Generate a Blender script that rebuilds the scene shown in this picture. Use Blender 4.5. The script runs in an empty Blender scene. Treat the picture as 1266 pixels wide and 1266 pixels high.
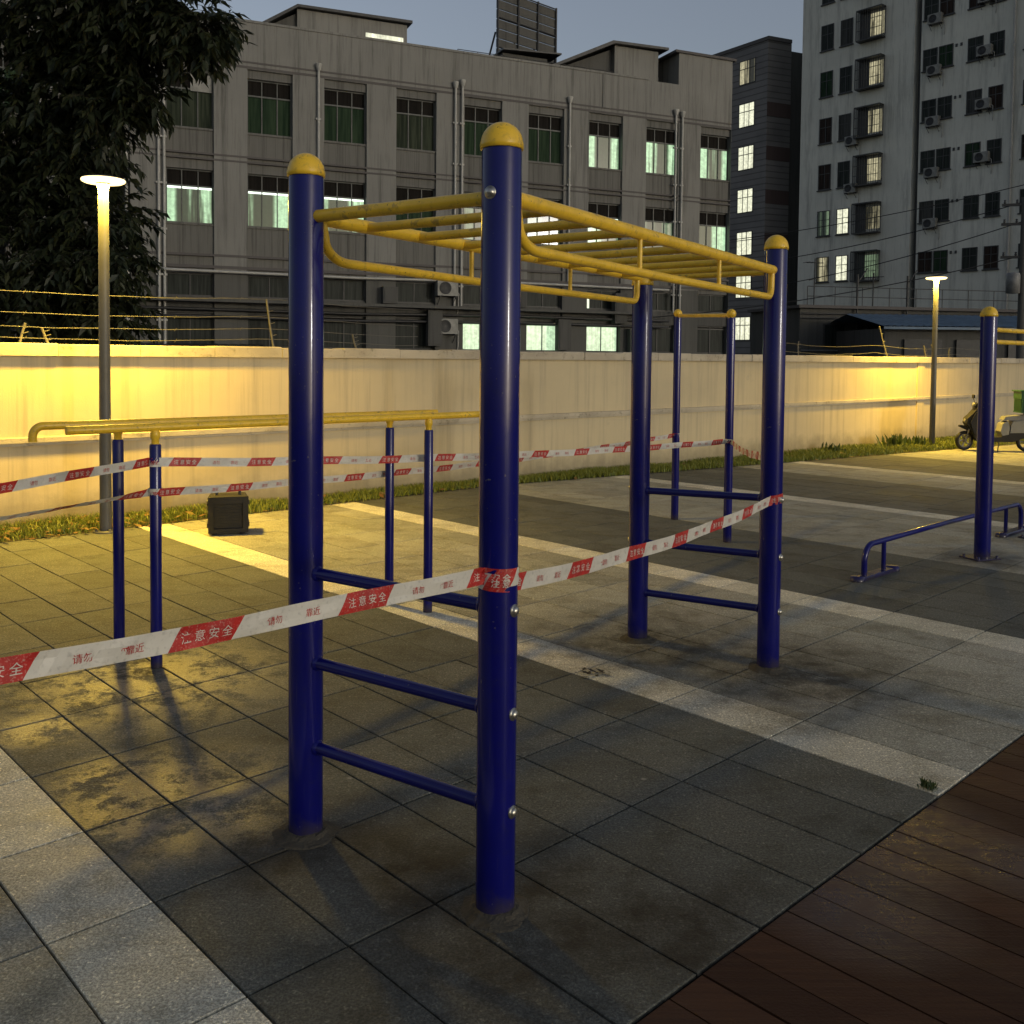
import bpy, math, random
from mathutils import Vector, Matrix
from mathutils import noise as mnoise
R = math.radians
rnd = random.Random(7)
sc = bpy.context.scene
COL = sc.collection

# ------------------------------------------------------------------ helpers
class MB:
    """collects faces and links them as one mesh object"""
    def __init__(s): s.v = []; s.f = []; s.m = []; s.sm = []; s.c = []
    def face(s, pts, m=0, smooth=False, col=None):
        i = len(s.v); s.v += [tuple(p) for p in pts]; s.f.append(tuple(range(i, i+len(pts))))
        s.m.append(m); s.sm.append(smooth); s.c.append(col)
    def add(s, vs, fs, m=0, smooth=False, col=None):
        i = len(s.v); s.v += [tuple(p) for p in vs]
        for f in fs: s.f.append(tuple(i+k for k in f)); s.m.append(m); s.sm.append(smooth); s.c.append(col)
    def box(s, a, b, m=0, M=None, col=None, ch=0):
        (x0, y0, z0), (x1, y1, z1) = a, b
        if ch > 0:
            vs = []
            for z, c in ((z0, 0), (z1-ch, 0), (z1, ch)):
                vs += [(x0+c, y0+c, z), (x1-c, y0+c, z), (x1-c, y1-c, z), (x0+c, y1-c, z)]
            fs = [(3, 2, 1, 0), (8, 9, 10, 11)]
            for k in (0, 4):
                fs += [(k+i, k+(i+1) % 4, k+4+(i+1) % 4, k+4+i) for i in range(4)]
        else:
            vs = [(x0, y0, z0), (x1, y0, z0), (x1, y1, z0), (x0, y1, z0), (x0, y0, z1), (x1, y0, z1), (x1, y1, z1), (x0, y1, z1)]
            fs = [(3, 2, 1, 0), (4, 5, 6, 7), (0, 1, 5, 4), (1, 2, 6, 5), (2, 3, 7, 6), (3, 0, 4, 7)]
        if M is not None: vs = [M @ Vector(p) for p in vs]
        s.add(vs, fs, m, False, col)
    def tube(s, path, r, n=12, m=0, cap=True, smooth=True):
        P = [Vector(p) for p in path]; k = len(P)
        rr = r if isinstance(r, (list, tuple)) else [r]*k
        T = []
        for i in range(k):
            a = P[max(i-1, 0)]; b = P[min(i+1, k-1)]; T.append((b-a).normalized())
        up = Vector((0, 0, 1)) if abs(T[0].z) < .9 else Vector((1, 0, 0))
        N = (up - T[0]*up.dot(T[0])).normalized()
        vs = []
        for i in range(k):
            N = (N - T[i]*N.dot(T[i])).normalized(); B = T[i].cross(N)
            for j in range(n):
                a = 2*math.pi*j/n; vs.append(P[i] + (N*math.cos(a)+B*math.sin(a))*rr[i])
        fs = [(i*n+j, i*n+(j+1) % n, (i+1)*n+(j+1) % n, (i+1)*n+j) for i in range(k-1) for j in range(n)]
        s.add(vs, fs, m, smooth)
        if cap:
            s.face(vs[:n][::-1], m); s.face(vs[-n:], m)
    def lathe(s, prof, o=(0, 0, 0), n=24, m=0, M=None, smooth=True):
        vs = []
        for r, z in prof:
            for j in range(n):
                a = 2*math.pi*j/n; vs.append(Vector((r*math.cos(a), r*math.sin(a), z)))
        if M is not None: vs = [M @ v for v in vs]
        vs = [v+Vector(o) for v in vs]
        fs = [(i*n+j, i*n+(j+1) % n, (i+1)*n+(j+1) % n, (i+1)*n+j) for i in range(len(prof)-1) for j in range(n)]
        s.add(vs, fs, m, smooth)
    def prism(s, poly, z0, z1, m=0, axis='z', M=None):
        n = len(poly)
        def q(p, z):
            v = Vector((p[0], p[1], z)) if axis == 'z' else Vector((p[0], z, p[1]))
            return M @ v if M is not None else v
        a = [q(p, z0) for p in poly]; b = [q(p, z1) for p in poly]
        s.face(a[::-1], m); s.face(b, m)
        for i in range(n): s.face([a[i], a[(i+1) % n], b[(i+1) % n], b[i]], m)
    def build(s, name, mats, parent=None, loc=(0, 0, 0), rz=0, attr=None):
        me = bpy.data.meshes.new(name); me.from_pydata(s.v, [], s.f)
        if not isinstance(mats, (list, tuple)): mats = [mats]
        for m in mats: me.materials.append(m)
        me.polygons.foreach_set('material_index', s.m); me.polygons.foreach_set('use_smooth', s.sm)
        if attr:
            ca = me.color_attributes.new(attr, 'FLOAT_COLOR', 'CORNER')
            flat = []
            for f, c in zip(s.f, s.c):
                c = c or (.5, .5, .5)
                for _ in f: flat += [c[0], c[1], c[2], 1.0]
            ca.data.foreach_set('color', flat)
        me.update()
        o = bpy.data.objects.new(name, me); COL.objects.link(o)
        o.parent = parent; o.location = loc; o.rotation_euler = (0, 0, rz)
        return o

def tag(o, label=None, cat=None, group=None, kind=None):
    if label: o['label'] = label
    if cat: o['category'] = cat
    if group: o['group'] = group
    if kind: o['kind'] = kind
    return o
def empty(name, loc, rz, label, cat, group=None):
    o = bpy.data.objects.new(name, None); COL.objects.link(o); o.location = loc; o.rotation_euler = (0, 0, rz)
    o.empty_display_size = .2
    return tag(o, label, cat, group)
def copy_tree(o, parent=None):
    c = o.copy(); COL.objects.link(c); c.parent = parent
    for ch in [k for k in bpy.data.objects if k.parent == o]: copy_tree(ch, c)
    return c

# ------------------------------------------------------------------ materials
class NT:
    def __init__(s, name):
        s.m = bpy.data.materials.new(name); s.m.use_nodes = True; s.t = s.m.node_tree
        s.b = s.t.nodes['Principled BSDF']; s.out = s.t.nodes['Material Output']
    def n(s, typ, **kw):
        x = s.t.nodes.new(typ)
        for k, v in kw.items():
            if k in x.inputs: s.set(x.inputs[k], v)
            else: setattr(x, k, v)
        return x
    def set(s, sock, v):
        if isinstance(v, bpy.types.NodeSocket): s.t.links.new(v, sock)
        else: sock.default_value = v
    def co(s, scale=(1, 1, 1), src='Object', rz=0):
        tc = s.n('ShaderNodeTexCoord'); mp = s.n('ShaderNodeMapping')
        s.set(mp.inputs['Vector'], tc.outputs[src]); mp.inputs['Scale'].default_value = scale; mp.inputs['Rotation'].default_value = (0, 0, rz)
        return mp.outputs[0]
    def noise(s, vec, scale=5, detail=4, rough=.55):
        x = s.n('ShaderNodeTexNoise'); s.set(x.inputs['Vector'], vec); x.inputs['Scale'].default_value = scale
        x.inputs['Detail'].default_value = detail; x.inputs['Roughness'].default_value = rough
        return x.outputs['Fac']
    def ramp(s, fac, a, b, va=0., vb=1.):
        x = s.n('ShaderNodeMapRange'); s.set(x.inputs[0], fac)
        for i, v in enumerate((a, b, va, vb)): s.set(x.inputs[1+i], v)
        return x.outputs[0]
    def mix(s, fac, a, b, mode='MIX'):
        x = s.n('ShaderNodeMix', data_type='RGBA', blend_type=mode)
        s.set(x.inputs[0], fac)
        for i, c in ((6, a), (7, b)):
            if isinstance(c, tuple): c = (c[0], c[1], c[2], 1)
            s.set(x.inputs[i], c)
        return x.outputs[2]
    def math(s, op, a, b=0., clamp=False):
        x = s.n('ShaderNodeMath', operation=op); x.use_clamp = clamp; s.set(x.inputs[0], a); s.set(x.inputs[1], b)
        return x.outputs[0]
    def bump(s, h, strength=.3, dist=.01, prev=None):
        x = s.n('ShaderNodeBump'); s.set(x.inputs['Height'], h); x.inputs['Strength'].default_value = strength
        x.inputs['Distance'].default_value = dist
        if prev is not None: s.set(x.inputs['Normal'], prev)
        return x.outputs[0]
    def fin(s, col=None, rough=None, normal=None, metal=None, **kw):
        if col is not None: s.set(s.b.inputs['Base Color'], (*col, 1) if isinstance(col, tuple) else col)
        if rough is not None: s.set(s.b.inputs['Roughness'], rough)
        if normal is not None: s.set(s.b.inputs['Normal'], normal)
        if metal is not None: s.set(s.b.inputs['Metallic'], metal)
        for k, v in kw.items(): s.set(s.b.inputs[k.replace('_', ' ')], v)
        return s.m

def paint(name, c, rough=.3, var=.15, scale=6, coat=0., dirt=(.05, .045, .04), dirtamt=.25, metal=0., bumps=.05):
    t = NT(name); v = t.co()
    n1 = t.noise(v, scale, 5); n2 = t.noise(v, scale*7, 3)
    c2 = tuple(x*(1-var) for x in c)
    col = t.mix(t.ramp(n1, .35, .65), c, c2)
    col = t.mix(t.math('MULTIPLY', t.ramp(n2, .55, .75), dirtamt), col, dirt)
    if name == 'blue_paint':      # mud splashed on the feet of the posts, and small chips showing primer
        sp = t.n('ShaderNodeSeparateXYZ'); t.set(sp.inputs[0], v)
        foot = t.ramp(t.math('SUBTRACT', sp.outputs[2], t.math('MULTIPLY', t.noise(v, 22, 5, .7), .12)), .02, -.06)
        col = t.mix(t.math('MULTIPLY', foot, .75), col, (.045, .038, .028))
        chip = t.math('MULTIPLY', t.ramp(t.noise(v, 75, 2, .5), .71, .73), t.ramp(t.noise(v, 3, 2), .48, .6), True)
        col = t.mix(chip, col, (.13, .12, .13))
        scr = t.noise(t.co((40, 40, 1.2)), 3, 3, .5)
        col = t.mix(t.math('MULTIPLY', t.ramp(scr, .68, .74), .35), col, (.05, .05, .12))
    if name == 'yellow_paint':
        worn = t.math('MULTIPLY', t.ramp(t.noise(v, 26, 4, .65), .58, .64), t.ramp(t.noise(v, 4, 2), .45, .6), True)
        col = t.mix(t.math('MULTIPLY', worn, .6), col, (.22, .15, .06))
        chip = t.ramp(t.noise(v, 95, 2, .5), .72, .74)
        col = t.mix(chip, col, (.10, .06, .035))
    rg = t.math('ADD', rough-.06, t.math('MULTIPLY', n1, .14))
    return t.fin(col, rg, t.bump(n2, bumps, .003), metal, Coat_Weight=coat, Coat_Roughness=.36, Specular_IOR_Level=.32 if name == 'blue_paint' else .5)

M = {}
M['blue'] = paint('blue_paint', (.004, .005, .135), .12, .2, 4, .18, (.02, .02, .04), .2)
M['yellow'] = paint('yellow_paint', (.92, .58, .035), .36, .18, 9, .1, (.25, .16, .04), .35)
M['steel'] = paint('bolt_steel', (.55, .53, .48), .3, .3, 30, 0, metal=.9)
M['lampgrey'] = paint('lamp_pole_paint', (.10, .10, .10), .45, .2, 5)
M['darkmetal'] = paint('dark_metal', (.03, .03, .032), .5, .3, 8)
M['greymetal'] = paint('weathered_metal', (.22, .22, .22), .5, .3, 6)
M['rust'] = paint('rusty_iron', (.20, .07, .035), .8, .5, 20)
M['wire'] = paint('galvanised_wire', (.11, .105, .095), .6, .3, 20)
M['black'] = paint('black_plastic', (.006, .006, .007), .62, .2, 12, dirtamt=.12)
M['rubber'] = paint('rubber', (.012, .012, .012), .75, .2, 20)
M['whiteplastic'] = paint('white_plastic', (.25, .25, .235), .35, .12, 6, .2)
M['greenplastic'] = paint('green_plastic', (.012, .075, .022), .5, .3, 8)
M['acwhite'] = paint('ac_casing', (.27, .265, .24), .55, .3, 5, dirtamt=.5)
M['pipe'] = paint('pvc_pipe', (.42, .41, .38), .5, .2, 3, dirtamt=.4)
M['frame'] = paint('window_frame_paint', (.075, .08, .075), .5, .25, 8)
M['darkframe'] = paint('dark_window_frame', (.04, .04, .04), .5, .25, 8)
M['barkm'] = paint('bark', (.03, .024, .017), .9, .5, 14, bumps=.6)
M['cable'] = paint('cable_rubber', (.015, .015, .015), .6, .1, 3)
M['red'] = paint('red_ink', (.50, .022, .018), .45, .3, 30, dirt=(.6, .5, .42), dirtamt=.5)
M['tapewhite'] = paint('white_tape_film', (.66, .63, .56), .35, .1, 14, dirtamt=.25)

def facade_mat(name, c, dark, streak=.6, sx=1.6):
    t = NT(name)
    big = t.noise(t.co((.35, .35, .35)), 1, 5, .6)
    st = t.noise(t.co((sx, sx, .07)), 2.2, 7, .75)
    fine = t.noise(t.co((sx*4, sx*4, .25)), 3, 3)
    gr = t.noise(t.co(), 40, 2)
    col = t.mix(t.ramp(big, .3, .7), c, tuple(x*.82 for x in c))
    col = t.mix(t.math('MULTIPLY', t.ramp(st, .50, .72), streak), col, dark)
    col = t.mix(t.math('MULTIPLY', t.ramp(fine, .55, .8), streak*.5), col, dark)
    return t.fin(col, .85, t.bump(gr, .25, .01))
M['plaster'] = facade_mat('grey_plaster', (.225, .22, .203), (.045, .042, .036), .85)
M['spandrel'] = facade_mat('stained_plaster', (.15, .145, .132), (.04, .038, .032), .95, 3.5)
M['plasterband'] = facade_mat('band_plaster', (.11, .10, .097), (.07, .065, .06), .5)
M['darkplaster'] = facade_mat('shaded_plaster', (.10, .098, .09), (.04, .04, .036), .7)  # plaster again, with the shade over the ground floor put into its colour
M['tower'] = facade_mat('tower_render', (.68, .665, .585), (.20, .195, .175), .75, .8)
M['brown'] = facade_mat('brown_tile_band', (.085, .055, .048), (.05, .035, .03), .5)
M['darkwall'] = facade_mat('dark_concrete', (.09, .088, .082), (.03, .03, .028), .7)
def striped(name):
    t = NT(name)
    v = t.co()
    sp = t.n('ShaderNodeSeparateXYZ'); t.set(sp.inputs[0], v)
    w = t.math('FRACT', t.math('MULTIPLY', sp.outputs[2], 2.4))
    line = t.ramp(w, .80, .86)
    big = t.noise(v, .5, 5)
    col = t.mix(t.ramp(big, .3, .7), (.20, .185, .175), (.13, .12, .115))
    col = t.mix(t.math('MULTIPLY', line, .6), col, (.05, .045, .045))
    return t.fin(col, .7, t.bump(line, .6, .02))
M['cladding'] = striped('tile_cladding')

def wall_mat():
    t = NT('cream_wall_paint')
    st = t.noise(t.co((3, 3, .12)), 2.5, 7, .7)
    f2 = t.noise(t.co((14, 14, .35)), 1.5, 4, .6)
    big = t.noise(t.co((.6, .6, .9)), 1.2, 5)
    blot = t.noise(t.co(), 3.5, 7, .7)
    gr = t.noise(t.co(), 90, 2)
    col = t.mix(t.ramp(big, .35, .65), (.58, .48, .30), (.50, .415, .265))
    col = t.mix(t.math('MULTIPLY', t.ramp(st, .50, .70), .50), col, (.27, .225, .165))
    col = t.mix(t.math('MULTIPLY', t.ramp(f2, .58, .76), .32), col, (.25, .21, .16))
    col = t.mix(t.math('MULTIPLY', t.ramp(blot, .62, .72), .35), col, (.33, .29, .23))
    sp = t.n('ShaderNodeSeparateXYZ'); t.set(sp.inputs[0], t.co())
    low = t.ramp(t.math('SUBTRACT', sp.outputs[2], t.math('MULTIPLY', blot, .5)), .08, -.18)
    col = t.mix(t.math('MULTIPLY', low, .6), col, (.16, .14, .09))
    return t.fin(col, .8, t.bump(gr, .3, .004, t.bump(blot, .3, .01)))
M['wall'] = wall_mat()
def cop_mat():
    t = NT('weathered_coping')
    b = t.noise(t.co(), 9, 7, .75); b2 = t.noise(t.co(), 45, 3); b3 = t.noise(t.co(), 2.2, 4)
    col = t.mix(t.ramp(b3, .35, .65), (.50, .44, .34), (.38, .33, .25))
    col = t.mix(t.math('MULTIPLY', t.ramp(b, .55, .68), .75), col, (.14, .125, .09))
    return t.fin(col, .85, t.bump(b2, .5, .006))
M['coping'] = cop_mat()

# ------------------------------------------------------------------ paving grid
AZ = R(46.5)
d1 = Vector((math.sin(AZ), math.cos(AZ), 0)); d2 = Vector((d1.y, -d1.x, 0))
def uv(u, v, z=0): return Vector((d1.x*u+d2.x*v, d1.y*u+d2.y*v, z))
def touv(x, y): return (x*d1.x+y*d1.y, x*d2.x+y*d2.y)

def points_mask(t, pts, pos):
    """irregular blotches round given ground points: (x, y, radius)"""
    acc = None
    for (x, y, r) in pts:
        d = t.n('ShaderNodeVectorMath', operation='DISTANCE'); t.set(d.inputs[0], pos); d.inputs[1].default_value = (x, y, 0)
        k = t.ramp(d.outputs['Value'], r, r*.25)
        acc = k if acc is None else t.math('MAXIMUM', acc, k)
    return acc
def paver_mat():
    t = NT('granite_paving')
    at = t.n('ShaderNodeVertexColor', layer_name='tone')
    pos = t.co()
    speck = t.noise(pos, 120, 2, .8); spk2 = t.noise(pos, 55, 3, .8)
    patch = t.noise(pos, 1.1, 6, .62); patch2 = t.noise(pos, 4.5, 6, .7)
    smear = t.noise(t.co((.9, 4.5, 1), rz=-R(20)), 1.4, 5, .65)
    col = t.mix(t.ramp(speck, .44, .56, 0, 1.), at.outputs['Color'], t.mix(1., at.outputs['Color'], (.56, .56, .56), 'MULTIPLY'))
    col = t.mix(t.ramp(spk2, .56, .66, 0, .55), col, t.mix(1., col, (2.6, 2.5, 2.35), 'MULTIPLY'))
    col = t.mix(t.ramp(patch2, .50, .72, 0, .75), col, t.mix(1., col, (.5, .47, .40), 'MULTIPLY'))
    col = t.mix(t.ramp(smear, .5, .75, 0, .7), col, t.mix(1., col, (.62, .58, .50), 'MULTIPLY'))
    col = t.mix(t.ramp(patch, .35, .65, 0, .5), col, t.mix(1., col, (.72, .76, .70), 'MULTIPLY'))
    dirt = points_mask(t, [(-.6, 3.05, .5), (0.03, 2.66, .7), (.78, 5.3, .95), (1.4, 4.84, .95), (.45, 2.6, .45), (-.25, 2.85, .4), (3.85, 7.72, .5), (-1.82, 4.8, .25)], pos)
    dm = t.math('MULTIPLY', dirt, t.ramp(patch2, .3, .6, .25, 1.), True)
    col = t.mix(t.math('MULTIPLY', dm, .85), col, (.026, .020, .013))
    # white specks: trodden chewing gum and grit
    vo = t.n('ShaderNodeTexVoronoi', feature='F1'); t.set(vo.inputs['Vector'], pos); vo.inputs['Scale'].default_value = 2.6
    col = t.mix(t.ramp(vo.outputs['Distance'], .035, .018, 0, .55), col, (.36, .35, .32))
    wet = t.math('MULTIPLY', points_mask(t, [(-1.75, 4.62, .85), (-2.0, 4.02, .3), (-1.22, 3.36, .62), (-1.5, 3.55, .3)], pos), t.ramp(t.noise(pos, 5., 8, .85), .44, .52), True)
    rg = t.math('SUBTRACT', t.ramp(patch, .3, .7, .86, .72), t.math('MULTIPLY', wet, .40))
    nb = t.bump(speck, .8, .005, t.bump(spk2, .7, .007))
    return t.fin(col, rg, nb, Specular_IOR_Level=t.math('ADD', .28, t.math('MULTIPLY', wet, 1.2)))
M['paver'] = paver_mat()
t = NT('joint_grout'); M['grout'] = t.fin(t.mix(t.noise(t.co(), 30, 3), (.006, .0055, .0045), (.014, .012, .009)), .95, Specular_IOR_Level=.1)
t = NT('asphalt'); M['asphalt'] = t.fin(t.mix(t.noise(t.co(), 3, 6), (.035, .034, .032), (.06, .058, .054)), .85)
t = NT('dirty_mortar'); M['mortar'] = t.fin(t.mix(t.noise(t.co(), 40, 5), (.025, .021, .016), (.09, .08, .06)), .95, t.bump(t.noise(t.co(), 90, 4), .9, .008))
t = NT('soil'); M['soil'] = t.fin(t.mix(t.noise(t.co(), 6, 6), (.035, .026, .015), (.07, .055, .03)), .95, t.bump(t.noise(t.co(), 30, 4), .8, .02))

V_DECK = -1.415
LIGHT, MID, DARK = (.84, .80, .67), (.455, .445, .38), (.158, .162, .145)
zones = [(-9, .83, MID), (.83, 1.13, LIGHT), (1.13, 3.53, DARK), (3.53, 3.83, LIGHT), (3.83, 5.63, MID), (5.63, 5.93, LIGHT),
         (5.93, 7.73, DARK), (7.73, 9.83, MID), (9.83, 10.13, LIGHT), (10.13, 12.23, DARK), (12.23, 13.43, MID), (13.43, 13.73, LIGHT),
         (13.73, 15.83, DARK), (15.83, 40, MID)]
def tone(u):
    for a, b, c in zones:
        if a <= u < b: return c
    return MID
vj = [V_DECK, -2.13]
while vj[-1] > -11.5: vj.append(vj[-1]-.56)
mb = MB(); gap = .0036
u = 1.13-.3*12
while u < 24:
    for k in range(len(vj)-1):
        v1, v0 = vj[k], vj[k+1]
        edge = -8.75 if u < 8 else -8.75+(u-8)*.172
        if v1 < edge-.3: continue
        c = tone(u+.15); f = rnd.uniform(.84, 1.13); w = rnd.uniform(-.012, .012)
        c = (c[0]*f+w*c[0], c[1]*f, c[2]*f-w*c[2])
        h = rnd.uniform(-.0015, .0015)
        P = [uv(u+gap, v0+gap), uv(u+.3-gap, v0+gap), uv(u+.3-gap, v1-gap), uv(u+gap, v1-gap)]
        e = .003
        Q = [uv(u+gap+e, v0+gap+e, h), uv(u+.3-gap-e, v0+gap+e, h), uv(u+.3-gap-e, v1-gap-e, h), uv(u+gap+e, v1-gap-e, h)]
        P1 = [Vector((p.x, p.y, h-.002)) for p in P]; P0 = [Vector((p.x, p.y, -.02)) for p in P]
        n = Q if (Q[1]-Q[0]).cross(Q[2]-Q[0]).z > 0 else Q[::-1]
        mb.face(n, 0, False, c)
        for i in range(4):
            j = (i+1) % 4
            mb.face([P1[i], P1[j], Q[j], Q[i]], 0, False, c); mb.face([P0[i], P0[j], P1[j], P1[i]], 0, False, c)
    u += .3
tag(mb.build('paving', M['paver'], attr='tone'), kind='structure')
mb = MB(); mb.face([(-300, -300, -.06), (300, -300, -.06), (300, 400, -.06), (-300, 400, -.06)])
tag(mb.build('ground', M['asphalt']), kind='structure')
mb = MB(); mb.face([uv(-4, -9.4, -.012), uv(25, -9.4, -.012), uv(25, V_DECK, -.012), uv(-4, V_DECK, -.012)][::-1])
tag(mb.build('paving_bed', M['grout']), kind='structure')

# timber boardwalk under the photographer
def deck_mat():
    t = NT('wet_deck_boards'); at = t.n('ShaderNodeVertexColor', layer_name='tone')
    gr = t.noise(t.co((2.2, 60, 1), rz=-(math.pi/2-AZ)+math.pi/2), 1, 5, .6)
    tc = t.co(); b = t.noise(tc, 2.5, 6, .65); f = t.noise(tc, 120, 2)
    col = t.mix(t.ramp(gr, .3, .7, 0, .7), at.outputs['Color'], (.030, .013, .009))
    col = t.mix(t.ramp(b, .5, .75, 0, .6), col, (.055, .034, .020))
    wet = points_mask(t, [(1.33, 3.22, .42), (1.2, 2.98, .3), (1.04, 2.74, .34), (1.6, 3.0, .25)], tc)
    rg = t.math('SUBTRACT', t.ramp(b, .3, .7, .58, .38), t.math('MULTIPLY', wet, t.ramp(t.noise(tc, 11, 6, .7), .42, .55, 0, .26)))
    return t.fin(col, rg, t.bump(f, .5, .003, t.bump(gr, .5, .004)), Specular_IOR_Level=t.math('ADD', .14, t.math('MULTIPLY', wet, .7)))
mb = MB(); u = -3.
while u < 13:
    f = rnd.uniform(.7, 1.3); c = (.074*f, .036*f, .019*f)
    v = V_DECK+.006; ends = [v, rnd.uniform(1.5, 4), 6]
    for a, b in zip(ends[:-1], ends[1:]):
        z = -.002+rnd.uniform(-.0012, .0012)
        Mx = Matrix(((d1.x, d2.x, 0, 0), (d1.y, d2.y, 0, 0), (0, 0, -1, 0), (0, 0, 0, 1)))
        mb.box((u+.003, a+.002, -z), (u+.137, b-.002, .03), 0, Mx, c)
    u += .14
tag(mb.build('boardwalk', deck_mat(), attr='tone'), kind='structure')
mb = MB(); mb.face([uv(-4, V_DECK, -.035), uv(14, V_DECK, -.035), uv(14, 7, -.035), uv(-4, 7, -.035)][::-1])
tag(mb.build('boardwalk_bed', M['grout']), kind='structure')

# ------------------------------------------------------------------ boundary wall with coping and string course
W0 = Vector((-4.65, 8.63, 0)); WD = Vector((8.025+4.65, 18.984-8.63, 0)).normalized(); WN = Vector((WD.y, -WD.x, 0))
WR = math.atan2(WD.y, WD.x)
wall = empty('boundary_wall', W0, WR, 'cream rendered boundary wall with rain stains lit by yellow lamps', 'wall')
S0, S1 = -7., 26.
mb = MB(); mb.box((S0, 0, -.06), (S1, .2, 1.575)); mb.build('wall_body', M['wall'], wall)
mb = MB()
segs = 44
for i in range(segs):      # coping in cast lengths with slightly uneven edges
    a = S0+(S1-S0)*i/segs; b = S0+(S1-S0)*(i+1)/segs
    j = rnd.uniform(-.006, .006)
    mb.box((a+.002, -.055+j, 1.575), (b-.002, .255, 1.685+rnd.uniform(-.006, .008)), 0, None, None, .012)
mb.build('coping', M['coping'], wall)
mb = MB()
for i in range(22):
    a = S0+1.5*i; b = a+1.5; f = lambda s: .772+.0042*s
    for (y0, z0, z1) in ((-.04, .0, .045), (-.022, -.03, 0.)):
        vs = [(a, y0, f(a)+z0), (b, y0, f(b)+z0), (b, .01, f(b)+z0), (a, .01, f(a)+z0), (a, y0, f(a)+z1), (b, y0, f(b)+z1), (b, .01, f(b)+z1+.008), (a, .01, f(a)+z1+.008)]
        mb.add(vs, [(3, 2, 1, 0), (4, 5, 6, 7), (0, 1, 5, 4), (1, 2, 6, 5), (2, 3, 7, 6), (3, 0, 4, 7)])
mb.build('string_course', M['coping'], wall)
for s in (16.55,):
    mb = MB(); mb.box((s-.14, -.018, 0), (s+.14, .01, 1.573)); mb.build('pilaster', M['wall'], wall)

def wl(s, z, y=.1): return W0+WD*s-WN*y+Vector((0, 0, z))
def wire_fence(label, s0, s1, hs, posts, seed):
    r = random.Random(seed)
    e = empty('wire_fence', wl(s0, 1.68), WR, label, 'fence', 'wire strands along the wall top')
    for (ds, lean, h, mat) in posts:
        mb = MB(); P = [(ds, 0, 0), (ds+lean*.5, .01, h*.5), (ds+lean, .0, h)]
        mb.tube(P, .013, 6)
        for k in range(3): mb.tube([(ds+lean*(k+1)/4, 0, h*(k+1)/4), (ds+lean*(k+1)/4+.05, -.01, h*(k+1)/4+.015)], .004, 5)
        mb.build('post', M[mat], e)
    for h in hs:
        mb = MB(); L = s1-s0; n = 28; P = []
        for i in range(n+1):
            q = i/n; P.append((L*q, r.uniform(-.01, .01), h-.05*math.sin(math.pi*((q*2.5) % 1))+r.uniform(-.006, .006)))
        mb.tube(P, .0035, 5)
        for i in range(int(L/.7)):
            x = (i+.5)*.7; k = min(int(x/L*n), n-1); p = Vector(P[k]).lerp(Vector(P[k+1]), x/L*n-k)
            mb.tube([p+Vector((-.012, 0, -.018)), p+Vector((.012, 0, .018))], .002, 4)
        mb.build('wire', M['wire'], e)
wire_fence('four sagging galvanised wires on crooked posts above the wall beside the tree', -5, 4.6, (.10, .21, .34, .53),
           [(7.72, -.08, .52, 'wire'), (8.25, -.28, .54, 'rust'), (8.75, -.05, .17, 'wire'), (5.2, .05, .2, 'wire'), (5.45, -.06, .16, 'wire'), (2.0, .03, .54, 'wire')], 3)
wire_fence('loose low wires and bent stakes on the wall top behind the far lamp', 12, 19.6, (.08, .22),
           [(3.45, -.32, .58, 'wire'), (4.95, -.1, .24, 'wire'), (5.35, -.2, .26, 'wire'), (5.9, .02, .2, 'wire'), (.5, 0, .25, 'wire')], 4)

# grass strip between paving and wall
def strip_edge(u): return -8.75 if u < 8 else -8.75+(u-8)*.172
mb = MB()
us = [-4+i*.5 for i in range(60)]
for a, b in zip(us[:-1], us[1:]):
    def wv(uu):   # v coordinate of the wall face at this u
        p = W0; q = W0+WD*10
        (u0, v0), (u1, v1) = touv(p.x, p.y), touv(q.x, q.y)
        return v0+(v1-v0)*(uu-u0)/(u1-u0)
    mb.face([uv(a, wv(a)-.02, .004), uv(a, strip_edge(a)+.02, .006), uv(b, strip_edge(b)+.02, .006), uv(b, wv(b)-.02, .004)][::-1])
tag(mb.build('soil_strip', M['soil']), kind='structure')
def leaf_mat(name, a, b, c=None):
    t = NT(name); at = t.n('ShaderNodeVertexColor', layer_name='tone')
    col = t.mix(at.outputs['Color'], a, b)
    t.fin(col, .55)
    tr = t.n('ShaderNodeBsdfTranslucent'); t.set(tr.inputs['Color'], col)
    mx = t.n('ShaderNodeMixShader'); mx.inputs[0].default_value = .25
    t.t.links.new(t.b.outputs[0], mx.inputs[1]); t.t.links.new(tr.outputs[0], mx.inputs[2]); t.t.links.new(mx.outputs[0], t.out.inputs[0])
    return t.m
M['grass'] = leaf_mat('grass_blades', (.09, .135, .02), (.25, .27, .05))
M['leaf'] = leaf_mat('tree_leaves', (.014, .022, .009), (.036, .044, .016))
M['weed'] = leaf_mat('weed_leaves', (.03, .06, .018), (.09, .12, .03))
M['dryleaf'] = leaf_mat('dry_leaves', (.13, .055, .02), (.24, .15, .05))
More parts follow.
